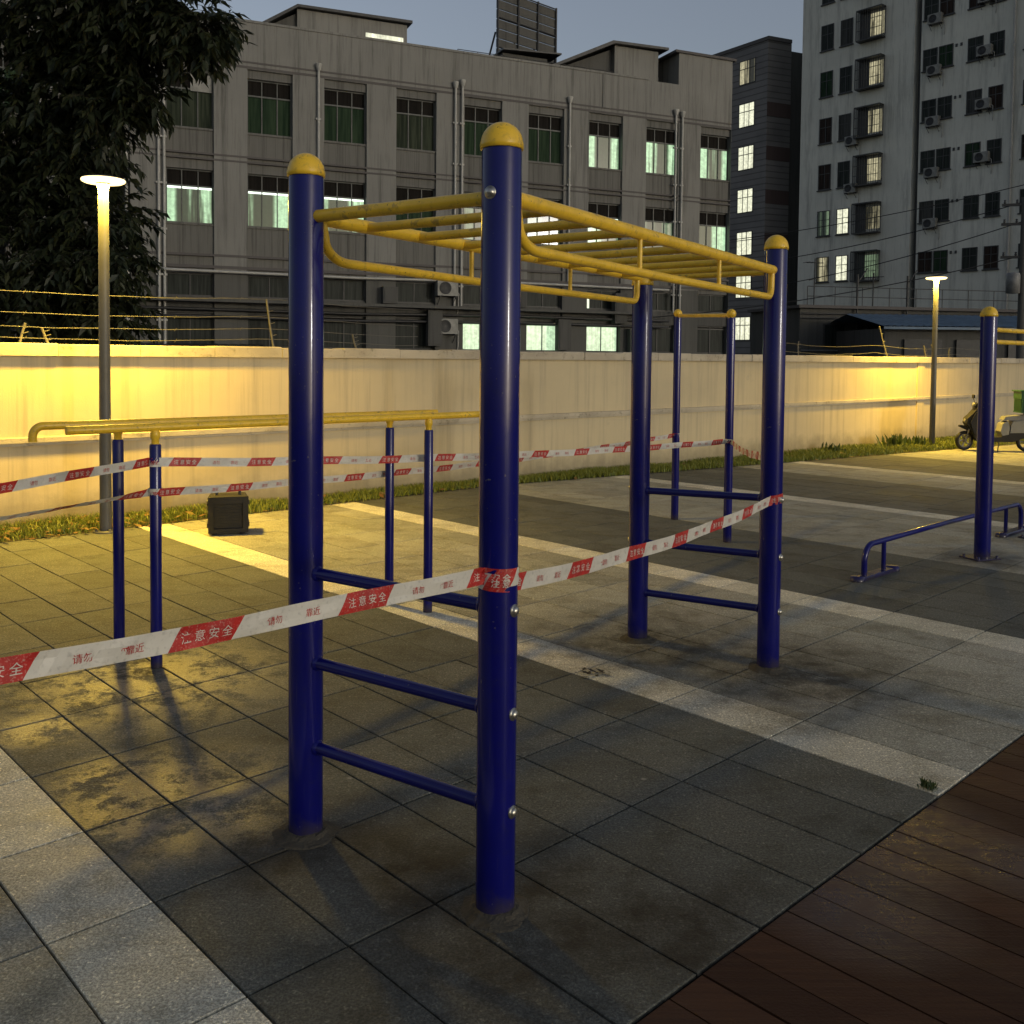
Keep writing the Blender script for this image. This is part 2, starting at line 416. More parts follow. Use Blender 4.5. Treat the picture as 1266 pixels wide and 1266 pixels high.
def blade(mb, p, h, w, r):
    a = r.uniform(0, 6.283); dx, dy = math.cos(a)*w, math.sin(a)*w
    b = r.uniform(0, 6.283); l = h*r.uniform(.2, .9); ex, ey = math.cos(b)*l, math.sin(b)*l
    t = r.random(); c = (t, t, t)
    m = Vector((p.x+ex*.35, p.y+ey*.35, p.z+h*.6))
    mb.face([(p.x-dx, p.y-dy, p.z), (p.x+dx, p.y+dy, p.z), (m.x+dx*.7, m.y+dy*.7, m.z), (m.x-dx*.7, m.y-dy*.7, m.z)], 0, False, c)
    mb.face([(m.x-dx*.7, m.y-dy*.7, m.z), (m.x+dx*.7, m.y+dy*.7, m.z), (p.x+ex, p.y+ey, p.z+h)], 0, False, c)
mb = MB(); r = random.Random(11); n = 0
while n < 44000:
    u = -2.5+25.5*r.random()**1.35
    a, b = wv(u)+.02, strip_edge(u)+r.uniform(-.06, .07)
    if b <= a: continue
    v = r.uniform(a, b); p = uv(u, v, .005)
    d = mnoise.noise(Vector((p.x*1.3, p.y*1.3, 0)))
    if d < -.3 and r.random() < .55: continue
    blade(mb, p, r.uniform(.03, .085)*(1+.5*d), .0045+.00025*u, r); n += 1
tag(mb.build('grass', M['grass'], attr='tone'), 'short patchy grass strip between paving and cream wall', 'grass', kind='stuff')
mb = MB(); r = random.Random(12)
for i in range(380):
    u = r.gauss(2.9, .9) if i < 270 else r.uniform(3, 22)
    a = wv(u)+.03; b = strip_edge(u)+.12; v = r.uniform(a, b)
    p = uv(u, v, r.uniform(.01, .06)); s = r.uniform(.025, .055); an = r.uniform(0, 6.28); t = r.random()
    ax = Vector((math.cos(an), math.sin(an), r.uniform(-.4, .4)))*s; ay = Vector((-math.sin(an), math.cos(an), r.uniform(-.5, .5)))*s*.45
    mb.face([p-ax, p+ay, p+ax, p-ay], 0, False, (t, t, t))
tag(mb.build('fallen_leaves', M['dryleaf'], attr='tone'), 'dry orange brown leaves scattered over the grass by the near lamp', 'leaves', kind='stuff')

def weed(loc, label, n, h, seed):
    r = random.Random(seed); mb = MB()
    e = empty('weed', loc, 0, label, 'weed', 'weeds growing by the wall and paving')
    for i in range(n):
        a = r.uniform(0, 6.28); q = r.uniform(.1, .5)*h; hh = h*r.uniform(.4, 1)
        tip = Vector((math.cos(a)*q, math.sin(a)*q, hh)); side = Vector((-math.sin(a), math.cos(a), 0))*h*.10; t = r.random()
        base = Vector((r.gauss(0, .45)*h, r.gauss(0, .45)*h, 0)); mid = base+tip*.6+Vector((0, 0, hh*.1))
        mb.face([base, mid-side, base+tip, mid+side], 0, False, (t, t, t))
    mb.build('leaves', M['weed'], e, attr='tone')
    mb = MB()
    for i in range(4): mb.tube([(0, 0, 0), (r.gauss(0, .1)*h, r.gauss(0, .1)*h, h*.7)], .0035, 4)
    mb.build('stem', M['weed'], e, attr='tone')
weed(uv(3.56, -1.47, 0), 'small weed tuft at the corner of paving and boardwalk', 90, .035, 1)
weed(uv(17.2, -7.9, 0), 'bushy weed at the foot of the wall left of the far lamp', 60, .28, 2)
weed(uv(17.9, -7.75, 0), 'taller leafy weed beside the foot of the far lamp pole', 45, .22, 3)
weed(uv(15.4, -8.15, 0), 'small weed against the wall in the middle of the far grass', 40, .2, 4)

# ------------------------------------------------------------------ lamps
t = NT('lamp_diffuser'); t.fin((.8, .8, .75), .4)
t.set(t.b.inputs['Emission Color'], (1., .74, .30, 1)); t.b.inputs['Emission Strength'].default_value = 2.6
M['diffuser'] = t.m
LAMPW = 340
def lamp(loc, h, label):
    e = empty('street_lamp', loc, 0, label, 'street lamp', 'lamps along the wall')
    mb = MB(); mb.tube([(0, 0, .012), (0, 0, h-.06)], [.052, .044], 20); mb.build('pole', M['lampgrey'], e)
    mb = MB(); mb.lathe([(0, .014), (.11, .014), (.11, .004), (.11, 0)], n=20)
    for k in range(4): mb.lathe([(0, .035), (.011, .034), (.011, .01)], (.085*math.cos(k*1.571+.78), .085*math.sin(k*1.571+.78), 0), 8)
    mb.build('base_plate', M['lampgrey'], e)
    hd = MB(); hd.lathe([(.0, h+.034), (.12, h+.032), (.172, h+.02), (.180, h+.012), (.165, h+.006)], n=40)
    hd.lathe([(.044, h-.09), (.05, h-.06), (.06, h-.018)], n=20)
    head = hd.build('lamp_head', M['lampgrey'], e)
    mb = MB(); mb.lathe([(.180, h+.011), (.185, h+.002), (.18, h-.010), (.16, h-.020), (.11, h-.026), (.058, h-.024)], n=40); mb.build('diffuser', M['diffuser'], head)
    L = bpy.data.lights.new('lamp_light', 'AREA'); L.shape = 'DISK'; L.size = .30; L.energy = LAMPW; L.color = (1., .64, .07)
    L.spread = R(164)
    lo = bpy.data.objects.new('lamp_light', L); COL.objects.link(lo); lo.parent = e; lo.location = (0, 0, h-.034)
lamp((-3.637, 8.519, 0), 3.13, 'near street lamp with glowing disc head standing left of the parallel bars')
lamp((7.875, 17.835, 0), 3.15, 'far street lamp with glowing disc head beside the parked scooter')

# ------------------------------------------------------------------ the monkey bar frame
PA, PB, PC, PD = Vector((-.678, 3.138, 0)), Vector((-.035, 2.703, 0)), Vector((.729, 5.392, 0)), Vector((1.342, 4.899, 0))
cen = (PA+PB+PC+PD)/4
mbar = empty('monkey_bars', cen, 0, 'tall blue four post monkey bars with yellow overhead ladder, wrapped in tape', 'monkey bars')
def post(parent, p, h, r, name='post', cap='dome', bolts=()):
    mb = MB(); mb.tube([(0, 0, 0), (0, 0, .06), (0, 0, h-.02), (0, 0, h)], [r, r, r, r-.002], 36)
    po = mb.build(name, M['blue'], parent, p)
    mb = MB()
    if cap == 'dome':
        pr = [(r-.004, h-.008), (r+.004, h-.008), (r+.0045, h+.006)]
        for k in range(1, 9):
            a = k/8*math.pi/2; pr.append(((r+.003)*math.cos(a)+1e-4, h+.006+.062*(r/.057)*math.sin(a)))
    else:
        pr = [(r*.7, h-.01), (r*.8, h)]
        R0 = r*1.12
        for k in range(13):
            a = -1.0+k/12*(math.pi/2+1.0); pr.append((R0*math.cos(a)+1e-4, h+R0*.8+R0*math.sin(a)))
    mb.lathe(pr, n=36); mb.build('cap', M['yellow'], po)
    for (dx, dy, z) in bolts:
        d = Vector((dx, dy, 0)).normalized(); q = Vector((0, 0, 1)).rotation_difference(d).to_matrix().to_4x4()
        mb = MB(); mb.lathe([(.0185, 0), (.0185, .003), (.014, .003), (.0138, .007), (.010, .012), (.0, .014)], n=16, M=Matrix.Translation(d*(r-.001)+Vector((0, 0, z)))@q)
        mb.build('bolt', M['steel'], po)
    return po
def collar(parent, p, r0, seed, rr=.06):
    q = random.Random(seed); mb = MB(); n = 22; ring = []
    for k, (dr, z) in enumerate(((-.002, .02), (.012, .017), (rr*.5, .010), (rr, .003), (rr*1.15, -.004))):
        ring.append([Vector(((r0+dr*(1+.5*mnoise.noise(Vector((math.cos(a)*1.7, math.sin(a)*1.7, seed)))+.15*q.random()))*math.cos(a), (r0+dr*(1+.5*mnoise.noise(Vector((math.cos(a)*1.7, math.sin(a)*1.7, seed)))+.15*q.random()))*math.sin(a), z+q.uniform(-.003, .003)*(1 if k < 4 else 0))) for a in [2*math.pi*j/n for j in range(n)]])
    for k in range(4):
        for j in range(n): mb.face([ring[k][j], ring[k+1][j], ring[k+1][(j+1) % n], ring[k][(j+1) % n]], 0, True)
    mb.build('mortar_collar', M['mortar'], parent, p)
ab = (PB-PA).normalized(); ac = (PC-PA).normalized(); bd = (PD-PB).normalized(); cd = (PD-PC).normalized()
rz_ = (.885, .588, .305)
post(mbar, PA-cen, 2.19, .057, bolts=[(*(-ab)[:2], 2.05)]+[(*(-ab)[:2], 1.955)]+[(*(-ab)[:2], z) for z in rz_])
post(mbar, PB-cen, 2.19, .057, bolts=[(*ab[:2], z) for z in rz_]+[(*(-bd)[:2], 2.055)])
post(mbar, PC-cen, 2.02, .057, bolts=[(*(-cd)[:2], z-.02) for z in rz_])
post(mbar, PD-cen, 2.17, .057, bolts=[(*cd[:2], z) for z in rz_]+[(*bd[:2], 2.055)])
for P, Q, dz in ((PA, PB, 0), (PC, PD, 0)):
    for k, z in enumerate(rz_):
        d = (Q-P).normalized(); z1 = z-(.028 if P is PC else 0)
        mb = MB(); a = P-cen+d*.054+Vector((0, 0, z1)); b = Q-cen-d*.054+Vector((0, 0, z))
        mb.tube([a, b], .0195, 18)
        for c_, s_ in ((a, 1), (b, -1)): mb.tube([c_, c_+d*s_*.007, c_+d*s_*.012], [.026, .024, .0195], 18)
        mb.build('ladder_rung', M['blue'], mbar)
for i_, P in enumerate((PA, PB, PC, PD)): collar(mbar, P-cen, .056, i_+2, (.045, .04, .04, .045)[i_])
ZT = 2.055
for P, Q in ((PA, PC), (PB, PD)):
    d = (Q-P).normalized(); mb = MB()
    mb.tube([P-cen+d*.05+Vector((0, 0, ZT)), Q-cen-d*.05+Vector((0, 0, ZT))], .0235, 20); mb.build('top_rail', M['yellow'], mbar)
    L = (Q-P).length
    def lp(s, z): return P-cen+d*s+Vector((0, 0, z))
    pts = []
    ra = .12; zl = ZT-.138; s0 = .075; s1 = L-.075
    pts.append(lp(s0, ZT-.012)); pts.append(lp(s0+.008, ZT-.05))
    for k in range(9):
        a = k/8*math.pi/2; pts.append(lp(s0+.012+ra*(1-math.cos(a)), zl+.075*(1-math.sin(a))))
    pts.append(lp(L*.5, zl-.004))
    rb = .05
    for k in range(9):
        a = k/8*math.pi/2; pts.append(lp(s1-rb+rb*math.sin(a), zl+rb*(1-math.cos(a))))
    pts.append(lp(s1+.004, ZT-.012))
    mb = MB(); mb.tube(pts, .0165, 16); mb.build('hand_loop', M['yellow'], mbar)
    for q in (.36, .68):
        mb = MB(); mb.tube([lp(L*q, zl), lp(L*q, ZT-.01)], .0095, 12); mb.build('loop_strut', M['yellow'], mbar)
for k in range(0, 10):
    q = k*.111; P = PA.lerp(PC, q); Q = PB.lerp(PD, q); d = (Q-P).normalized(); mb = MB()
    e_ = .05 if k in (0, 9) else .012
    mb.tube([P-cen+d*e_+Vector((0, 0, ZT-.004)), Q-cen-d*e_+Vector((0, 0, ZT-.004))], .0205 if k == 0 else .0165, 16)
    mb.build('overhead_rung', M['yellow'], mbar)

# ------------------------------------------------------------------ parallel bars
pbar = empty('parallel_bars', (-1.3, 5.5, 0), 0, 'blue and yellow parallel bars on four thin posts behind the monkey bars', 'parallel bars')
o_ = Vector((-1.3, 5.5, 0)); ZR = 1.23
F0, F1 = Vector((-2.13, 4.55, ZR)), Vector((-.21, 6.2, ZR)); B0, B1 = Vector((-2.42, 4.81, ZR)), Vector((-.5, 6.33, ZR))
mb = MB(); mb.tube([F0-o_, F1-o_], .021, 20); mb.build('hand_rail', M['yellow'], pbar)
d = (B1-B0).normalized(); pts = []
for k in range(9):
    a = k/8*math.pi/2; pts.append(B0-o_+d*(.05-.05*math.sin(a)*1)+Vector((0, 0, -.05+.05*math.cos(a))))
pts = [pts[-1]+Vector((0, 0, -.03))]+pts[::-1]+[B1-o_]
mb = MB(); mb.tube(pts, .021, 20); mb.build('hand_rail', M['yellow'], pbar)
for (x, y) in ((-1.807, 4.827), (-2.096, 5.067), (-.517, 5.936), (-.782, 6.107)):
    mb = MB(); mb.tube([(0, 0, 0), (0, 0, 1.135), (0, 0, 1.145)], [.029, .029, .026], 20); po = mb.build('post', M['blue'], pbar, Vector((x, y, 0))-o_)
    mb = MB(); mb.tube([(0, 0, 1.14), (0, 0, 1.17), (0, 0, 1.175), (0, 0, 1.20), (0, 0, 1.215)], [.019, .019, .024, .024, .018], 16); mb.build('bracket', M['yellow'], po)

# ------------------------------------------------------------------ pull-up bar
pull = empty('pull_up_bar', (1.77, 8.9, 0), 0, 'slim blue pull-up bar with yellow ball caps standing behind the monkey bars', 'pull-up bar')
o_ = Vector((1.77, 8.9, 0)); NN, FF = Vector((1.901, 8.323, 0)), Vector((1.636, 9.482, 0))
post(pull, NN-o_, 1.965, .037, cap='ball'); post(pull, FF-o_, 2.02, .037, cap='ball')
mb = MB(); mb.tube([NN-o_+Vector((0, 0, 1.985)), FF-o_+Vector((0, 0, 2.03))], .018, 14); mb.build('cross_bar', M['yellow'], pull)

# ------------------------------------------------------------------ high double bar on the right
hb = empty('double_high_bar', (3.849, 7.734, 0), 0, 'thick blue post with yellow cap carrying two yellow bars beside the low bar', 'exercise bar')
q2 = Vector((.95, .886, 0))
for p in (Vector((0, 0, 0)), q2):
    po = post(hb, p, 1.975, .063)
    mb = MB(); mb.box((-.14, -.1, 0), (.1, .1, .012), ch=.004)
    for sx in (-.115, .078):
        for sy in (-.075, .075): mb.lathe([(0, .03), (.011, .028), (.011, .01)], (sx, sy, 0), 8)
    mb.build('base_plate', M['blue'], po, rz=R(20))
for z in (1.865, 1.765):
    mb = MB(); dq = q2.normalized(); mb.tube([dq*.05+Vector((0, 0, z)), q2-dq*.05+Vector((0, 0, z))], .0185, 16); mb.build('cross_bar', M['yellow'], hb)

# ------------------------------------------------------------------ low push-up bar
a0 = Vector((2.594, 6.943, 0)); a1 = Vector((4.572, 8.764, 0)); dl = (a1-a0).normalized()
lb = empty('low_push_up_bar', a0, 0, 'low blue tube bar with rounded end and foot plate right of the monkey bars', 'exercise bar')
pts = [Vector((0, 0, .02)), Vector((0, 0, .13))]
for k in range(9):
    a = k/8*math.pi/2; pts.append(dl*(.12*(1-math.cos(a)))+Vector((0, 0, .13+.12*math.sin(a))))
L = (a1-a0).length
pts += [dl*(L*.5)+Vector((0, 0, .262)), dl*(L+.25)+Vector((0, 0, .262))]
for k in range(9):
    a = k/8*math.pi/2; pts.append(dl*(L+.25+.12*math.sin(a))+Vector((0, 0, .142+.12*math.cos(a))))
pts.append(dl*(L+.37)+Vector((0, 0, .02)))
mb = MB(); mb.tube(pts, .021, 18); mb.build('bar', M['blue'], lb)
for s in (.30, L, ):
    mb = MB(); mb.tube([dl*s+Vector((0, 0, .02)), dl*s+Vector((0, 0, .25))], .017, 14); mb.build('leg', M['blue'], lb)
for s in (-.1, L-.1):
    mb = MB(); ang = math.atan2(dl.y, dl.x)
    mb.box((0, -.045, 0), (.55, .045, .03), 0, Matrix.Translation(dl*s)@Matrix.Rotation(ang, 4, 'Z'), None, .008)
    mb.lathe([(.05, 0), (.05, .034), (.0, .036)], dl*s, 16); mb.lathe([(.05, 0), (.05, .034), (.0, .036)], dl*(s+.55), 16)
    mb.build('foot_plate', M['blue'], lb)

# ------------------------------------------------------------------ barrier tape with printing
def glyphs(text):
    cu = bpy.data.curves.new('lettering', 'FONT'); cu.body = text; cu.size = 1; cu.align_x = 'CENTER'; cu.align_y = 'CENTER'; cu.resolution_u = 2
    o = bpy.data.objects.new('lettering', cu); COL.objects.link(o); bpy.context.view_layer.update()
    me = bpy.data.meshes.new_from_object(o.evaluated_get(bpy.context.evaluated_depsgraph_get()))
    vs = [tuple(v.co) for v in me.vertices]; fs = [tuple(p.vertices) for p in me.polygons]
    bpy.data.objects.remove(o); bpy.data.curves.remove(cu); bpy.data.meshes.remove(me)
    if vs:
        cx = (min(v[0] for v in vs)+max(v[0] for v in vs))/2; cy = (min(v[1] for v in vs)+max(v[1] for v in vs))/2
        vs = [(v[0]-cx, v[1]-cy) for v in vs]
    return vs, fs
GL = {c: glyphs(c) for c in '注意安全请勿靠近'}
PER, REDL, TW = .437, .150, .05
def tape(path, tilt, label, phase, seed, w=TW, twist=lambda s: 1.):
    """path: 3-D polyline of the tape's centre line; tilt: lean of the band at each point; printed on both faces"""
    r = random.Random(seed)
    P = [Vector(p) for p in path]; S = [0]
    for a, b in zip(P[:-1], P[1:]): S.append(S[-1]+(b-a).length)
    def ev(s):
        s = min(max(s, 0), S[-1]-1e-6); k = 0
        while S[k+1] < s: k += 1
        q = (s-S[k])/(S[k+1]-S[k]); p = P[k].lerp(P[k+1], q); tg = (P[k+1]-P[k]).normalized()
        ti = tilt[k]*(1-q)+tilt[k+1]*q if isinstance(tilt, list) else tilt
        ti += (.22*mnoise.noise(Vector((s*2.3, seed*3.7, 0)))+.12*mnoise.noise(Vector((s*7., seed*9.1, 0))))*twist(s)
        nrm = Vector((tg.y, -tg.x, 0)); nrm = nrm.normalized() if nrm.length > 1e-6 else Vector((0, -1, 0))
        up = tg.cross(nrm)*-1 if tg.cross(nrm).z < 0 else tg.cross(nrm)
        up2 = (up*math.cos(ti)+nrm*math.sin(ti)); n2 = (nrm*math.cos(ti)-up*math.sin(ti))
        return p, up2, n2
    def pt(s, y, off):
        p, up, nn = ev(s); wob = .0022*math.sin(s*21+seed)+.0014*math.sin(s*57)+.003*mnoise.noise(Vector((s*30, y*40, seed)))
        return p+up*(y+.0022*math.sin(s*7.3+seed))+nn*(off+wob*math.cos(y*60))
    mb = MB(); ds = .02; n = max(2, int(S[-1]/ds)); sl = .03
    def strip(sa, sb, slant0, slant1, m, off):
        k = max(1, int((sb-sa)/ds)); ys = (-w/2, -w/6, w/6, w/2)
        for i in range(k):
            a = sa+(sb-sa)*i/k; b = sa+(sb-sa)*(i+1)/k
            for y0, y1 in zip(ys[:-1], ys[1:]):
                g = lambda s, y, q: s+(slant0*(1-q)+slant1*q)*(y/w)
                q0, q1 = i/k, (i+1)/k
                f = [pt(g(a, y0, q0), y0, off), pt(g(b, y0, q1), y0, off), pt(g(b, y1, q1), y1, off), pt(g(a, y1, q0), y1, off)]
                mb.face(f, m, True)
    def letter(ch, sc_, yc, size, m, off, flip):
        vs, fs = GL[ch]
        if not vs: return
        q = [pt(sc_+(-x if flip else x)*size, yc+y*size, off) for x, y in vs]
        mb.add(q, fs, m)
    s = -phase
    while s < S[-1]:
        ra, rb = max(s, 0), min(s+REDL, S[-1])
        if rb > ra: strip(ra, rb, sl if ra > 0 else 0, sl if rb < S[-1] else 0, 1, 0)
        wa, wb = max(s+REDL, 0), min(s+PER, S[-1])
        if wb > wa: strip(wa, wb, sl if wa > 0 else 0, sl if wb < S[-1] else 0, 0, 0)
        for off, flip in ((.0012, False), (-.0012, True)):
            for i, ch in enumerate('注意安全'):
                c = s+REDL*(.18+.213*i)
                if .02 < c < S[-1]-.02: letter(ch, c if not flip else s+REDL*(.82-.213*i), 0, .026, 2, off, flip)
            for gi, g in enumerate(('请勿', '靠近')):
                for i, ch in enumerate(g):
                    c = s+REDL+.085+.105*gi+.021*i
                    if flip: c = s+REDL+PER-REDL-.085-.105*gi-.021*i
                    if .02 < c < S[-1]-.02: letter(ch, c, -.002, .021, 1, off, flip)
        s += PER
    o = mb.build('barrier_tape', [M['tapewhite'], M['red'], M['tapewhite']])
    return tag(o, label, 'barrier tape', 'red and white barrier tapes')
def sagline(a, b, sag, n=14):
    a, b = Vector(a), Vector(b)
    return [a.lerp(b, i/n)-Vector((0, 0, sag*4*(i/n)*(1-i/n))) for i in range(n+1)]
def arc(c, r, a0, a1, z0, z1, n=10): return [Vector((c[0]+r*math.cos(a0+(a1-a0)*i/n), c[1]+r*math.sin(a0+(a1-a0)*i/n), z0+(z1-z0)*i/n)) for i in range(n+1)]
# near tape: from beyond the left frame edge, one turn and a half round the front post, on to the right post
rb_ = .0595
A_ = arc(PB, rb_, R(225), R(225+55+360+20), .988, .965, 40)   # front-left, over the front, once round
end_dir = A_[-1]
L0 = Vector((-1.62, .99, 1.065))
line1 = sagline(L0, A_[0], .018, 24)
Bp = sagline(A_[-1], arc(PD, rb_, R(250), R(300), 1, 1, 2)[0]+Vector((0, 0, -.12)), .035, 20)
tailD = arc(PD, rb_, R(250), R(330), .88, .895, 8)
path = line1[:-1]+A_[:-1]+Bp[:-1]+tailD
s_front = sum((b-a).length for a, b in zip(line1[:-1], line1[1:]))
ph = PER-((s_front-.05) % PER)
tape(path, 0., 'near barrier tape sweeping across the front of the monkey bars', ph, 1, TW, lambda s: 0. if abs(s-s_front-.2) < .35 else .9)
P1 = Vector((-1.807, 4.827, 0))
up1 = sagline((-2.55, 2.75, 1.03), P1+Vector((-.031, -.006, 1.055)), .01, 10)
c1 = arc(P1, .031, R(190), R(190+360+150), 1.055, 1.052, 24)
up2 = sagline(c1[-1], NN+Vector((-.038, -.006, .885)), .04, 24)
c2 = arc(NN, .039, R(190), R(190+110), .885, .88, 8)
up3 = sagline(c2[-1], PD+Vector((-.02, .0595, 1.10)), .03, 12)
tape(up1[:-1]+c1[:-1]+up2[:-1]+c2[:-1]+up3, 0., 'upper far barrier tape between the parallel bars and the pull-up bar', .1, 2, .046)
lo1 = sagline((-2.6, 2.9, .93), P1+Vector((-.031, -.006, .90)), .015, 10)
c1 = arc(P1, .031, R(190), R(190+360+150), .90, .897, 24)
lo2 = sagline(c1[-1], FF+Vector((-.037, -.01, .84)), .05, 24)
c2 = arc(FF, .039, R(190), R(190+300), .84, .845, 14)
lt = [1.0]*10+[.2]*24+[.1]*60
lp_ = lo1[:-1]+c1[:-1]+lo2[:-1]+c2
tape(lp_, (lt+[.1]*100)[:len(lp_)], 'lower far barrier tape strung below the upper one from parallel bars to pull-up bar', .3, 3, .042)

# ------------------------------------------------------------------ portable speaker
sp = empty('portable_speaker', (-2.55, 8.56, 0), R(17), 'black boxy portable speaker standing on the paving near the grass', 'speaker')
mb = MB(); mb.prism([(-.16, .03), (.16, .03), (.17, .05), (.17, .31), (.15, .34), (-.15, .34), (-.17, .31), (-.17, .05)], -.13, .15, 0, 'y'); mb.build('cabinet', M['black'], sp)
mb = MB()
for a, b in (((-.172, -.15, .02), (-.125, -.128, .345)), ((.125, -.15, .02), (.172, -.128, .345)), ((-.125, -.15, .28), (.125, -.128, .345)), ((-.125, -.15, .02), (.125, -.128, .06))): mb.box(a, b, ch=.004)
mb.build('front_frame', M['black'], sp)
mb = MB(); mb.box((-.123, -.136, .062), (.123, -.1295, .278))
for k in range(9): mb.box((-.123, -.139, .07+k*.024), (.123, -.1355, .078+k*.024))
mb.build('grille', M['rubber'], sp)
mb = MB(); mb.tube([(-.10, .0, .335), (-.10, .0, .375), (-.08, .0, .39), (.08, .0, .39), (.10, .0, .375), (.10, .0, .335)], .012, 10); mb.build('handle', M['darkmetal'], sp)
for sx in (-1, 1):
    mb = MB(); mb.box((sx*.176-.006, -.09, .06), (sx*.176+.006, .11, .1)); mb.box((sx*.176-.006, -.09, .26), (sx*.176+.006, .11, .3)); mb.build('side_rail', M['darkmetal'], sp)
mb = MB(); mb.tube([(-.178, -.12, .31), (-.185, -.05, .25), (-.183, .08, .20)], .008, 6); mb.build('strap', M['greymetal'], sp)
for sx in (-.12, .12):
    for sy in (-.09, .11):
        mb = MB(); mb.lathe([(.022, 0), (.022, .03), (0, .031)], (sx, sy, 0), 12); mb.build('foot', M['rubber'], sp)
mb = MB()
for k in range(2): mb.lathe([(.032, -.002), (.032, .004), (.026, .006), (0, .004)], (-.045+.09*k, -.139, .12), 18, 0, None); 
# dark leaf clump on the light stripe
lc = MB(); r = random.Random(5)
for i in range(26):
    p = Vector((r.gauss(0, .035), r.gauss(0, .02), r.uniform(.003, .02))); a = r.uniform(0, 6.28); s = r.uniform(.012, .026); t = r.random()*.3
    ax = Vector((math.cos(a), math.sin(a), r.uniform(-.4, .4)))*s; ay = Vector((-math.sin(a), math.cos(a), r.uniform(-.4, .4)))*s*.5
    lc.face([p-ax, p-ay, p+ax, p+ay], 0, False, (t, t, t))
t = NT('rotten_leaf'); M['rotten'] = t.fin((.02, .015, .01), .8)
tag(lc.build('leaf_clump', M['rotten'], loc=(.42, 4.78, .002)), 'small dark clump of rotten leaves on the pale paving stripe', 'leaves')

# ------------------------------------------------------------------ scooter with delivery crate
ys = math.atan2(.16, -.98)      # faces left and a little away
sx0 = Vector((8.2, 17.25, 0)); hd = Vector((math.cos(ys), math.sin(ys), 0))
SS = .86
sr = sx0-hd*.6*SS
sco = empty('motor_scooter', sr, ys, 'black and white motor scooter parked by the wall at the right edge', 'scooter')
sco.scale = (SS, SS, SS)
def wheel(x, steer=0.):
    Mx = Matrix.Translation((x, 0, .205))@Matrix.Rotation(steer, 4, 'Z')@Matrix.Rotation(math.pi/2, 4, 'X')
    mb = MB(); pr = [(.135+.07*0.5*(1+math.cos(a)), .042*math.sin(a)) for a in [k/12*2*math.pi for k in range(13)]]
    mb.lathe(pr, n=28, M=Mx); w = mb.build('wheel', M['rubber'], sco)
    mb = MB(); mb.lathe([(.135, -.03), (.15, -.03), (.15, .03), (.135, .03), (.135, -.03)], n=28, M=Mx)
    mb.lathe([(0, -.04), (.035, -.04), (.035, .04), (0, .04)], n=14, M=Mx)
    for k in range(5):
        a = k*2*math.pi/5; mb.box((.02, -.014, -.012), (.14, .014, .012), 0, Mx@Matrix.Rotation(a, 4, 'Z'))
    mb.build('rim', M['greymetal'], w)
wheel(.6, R(20)); wheel(-.62)
mb = MB()
for sy in (-.06, .06): mb.tube([(.6, sy, .205), (.52, sy, .46), (.45, sy*.7, .62)], .016, 8)
mb.build('fork', M['greymetal'], sco)
mb = MB(); mb.prism([(.40, .40), (.50, .40), (.72, .50), (.70, .535), (.56, .52), (.42, .46)], -.055, .055, 0, 'y'); mb.build('front_fender', M['black'], sco)
mb = MB(); mb.prism([(.26, .20), (.40, .22), (.50, .42), (.60, .58), (.585, .68), (.50, .76), (.42, .86), (.36, .97), (.27, .95), (.29, .74), (.27, .58), (.25, .40)], -.16, .16, 0, 'y'); mb.prism([(.30, .30), (.46, .36), (.54, .60), (.44, .80), (.34, .84)], -.20, .20, 0, 'y'); mb.build('leg_shield', M['black'], sco)
mb = MB(); mb.prism([(.598, .585), (.612, .62), (.60, .67), (.585, .65)], -.07, .07, 0, 'y'); mb.build('front_panel', M['whiteplastic'], sco)
mb = MB(); mb.prism([(.225, .42), (.248, .42), (.268, .72), (.235, .74)], -.15, .15, 0, 'y'); mb.build('inner_panel', M['whiteplastic'], sco)
mb = MB(); mb.prism([(.38, .86), (.44, .94), (.40, 1.0), (.31, .99), (.29, .90)], -.11, .11, 0, 'y'); hbx = mb.build('handlebar_cover', M['black'], sco)
mb = MB(); mb.lathe([(.06, 0), (.06, .02), (.0, .03)], (.425, 0, .945), 16, 0, Matrix.Rotation(math.pi/2, 4, 'Y')); mb.build('headlight', M['whiteplastic'], hbx)
for sy in (-1, 1):
    mb = MB(); mb.tube([(.35, sy*.09, .97), (.33, sy*.22, .985), (.27, sy*.36, .985)], .016, 8); mb.build('handlebar', M['rubber'], sco)
    mb = MB(); mb.tube([(.34, sy*.24, .98), (.36, sy*.27, 1.1)], .007, 6); mb.box((.345, sy*.27-.065, 1.09), (.375, sy*.27+.065, 1.17), ch=.015); mb.build('mirror', M['black'], sco)
mb = MB(); mb.prism([(.36, .20), (.36, .28), (-.08, .30), (-.15, .42), (-.72, .46), (-.86, .52), (-.88, .46), (-.66, .34), (-.3, .20)], -.15, .15, 0, 'y'); mb.build('floorboard', M['black'], sco)
mb = MB(); mb.prism([(-.10, .33), (-.06, .42), (-.10, .58), (-.20, .64), (-.24, .50), (-.22, .36)], -.165, .165, 0, 'y'); mb.prism([(-.25, .39), (-.26, .54), (-.30, .635), (-.66, .66), (-.78, .60), (-.72, .47), (-.52, .40)], -.165, .165, 0, 'y'); mb.build('side_panel', M['whiteplastic'], sco)
mb = MB(); mb.prism([(-.12, .66), (-.16, .73), (-.55, .77), (-.82, .76), (-.80, .67), (-.4, .645)], -.14, .14, 0, 'y'); mb.build('seat', M['greymetal'], sco)
mb = MB()
for sy in (-.12, .12): mb.tube([(-.55, sy, .70), (-.6, sy, .80), (-1.0, sy, .80)], .012, 8)
for k in range(4): mb.tube([(-.62-.1*k, -.13, .805), (-.62-.1*k, .13, .805)], .01, 6)
mb.build('rear_rack', M['darkmetal'], sco)
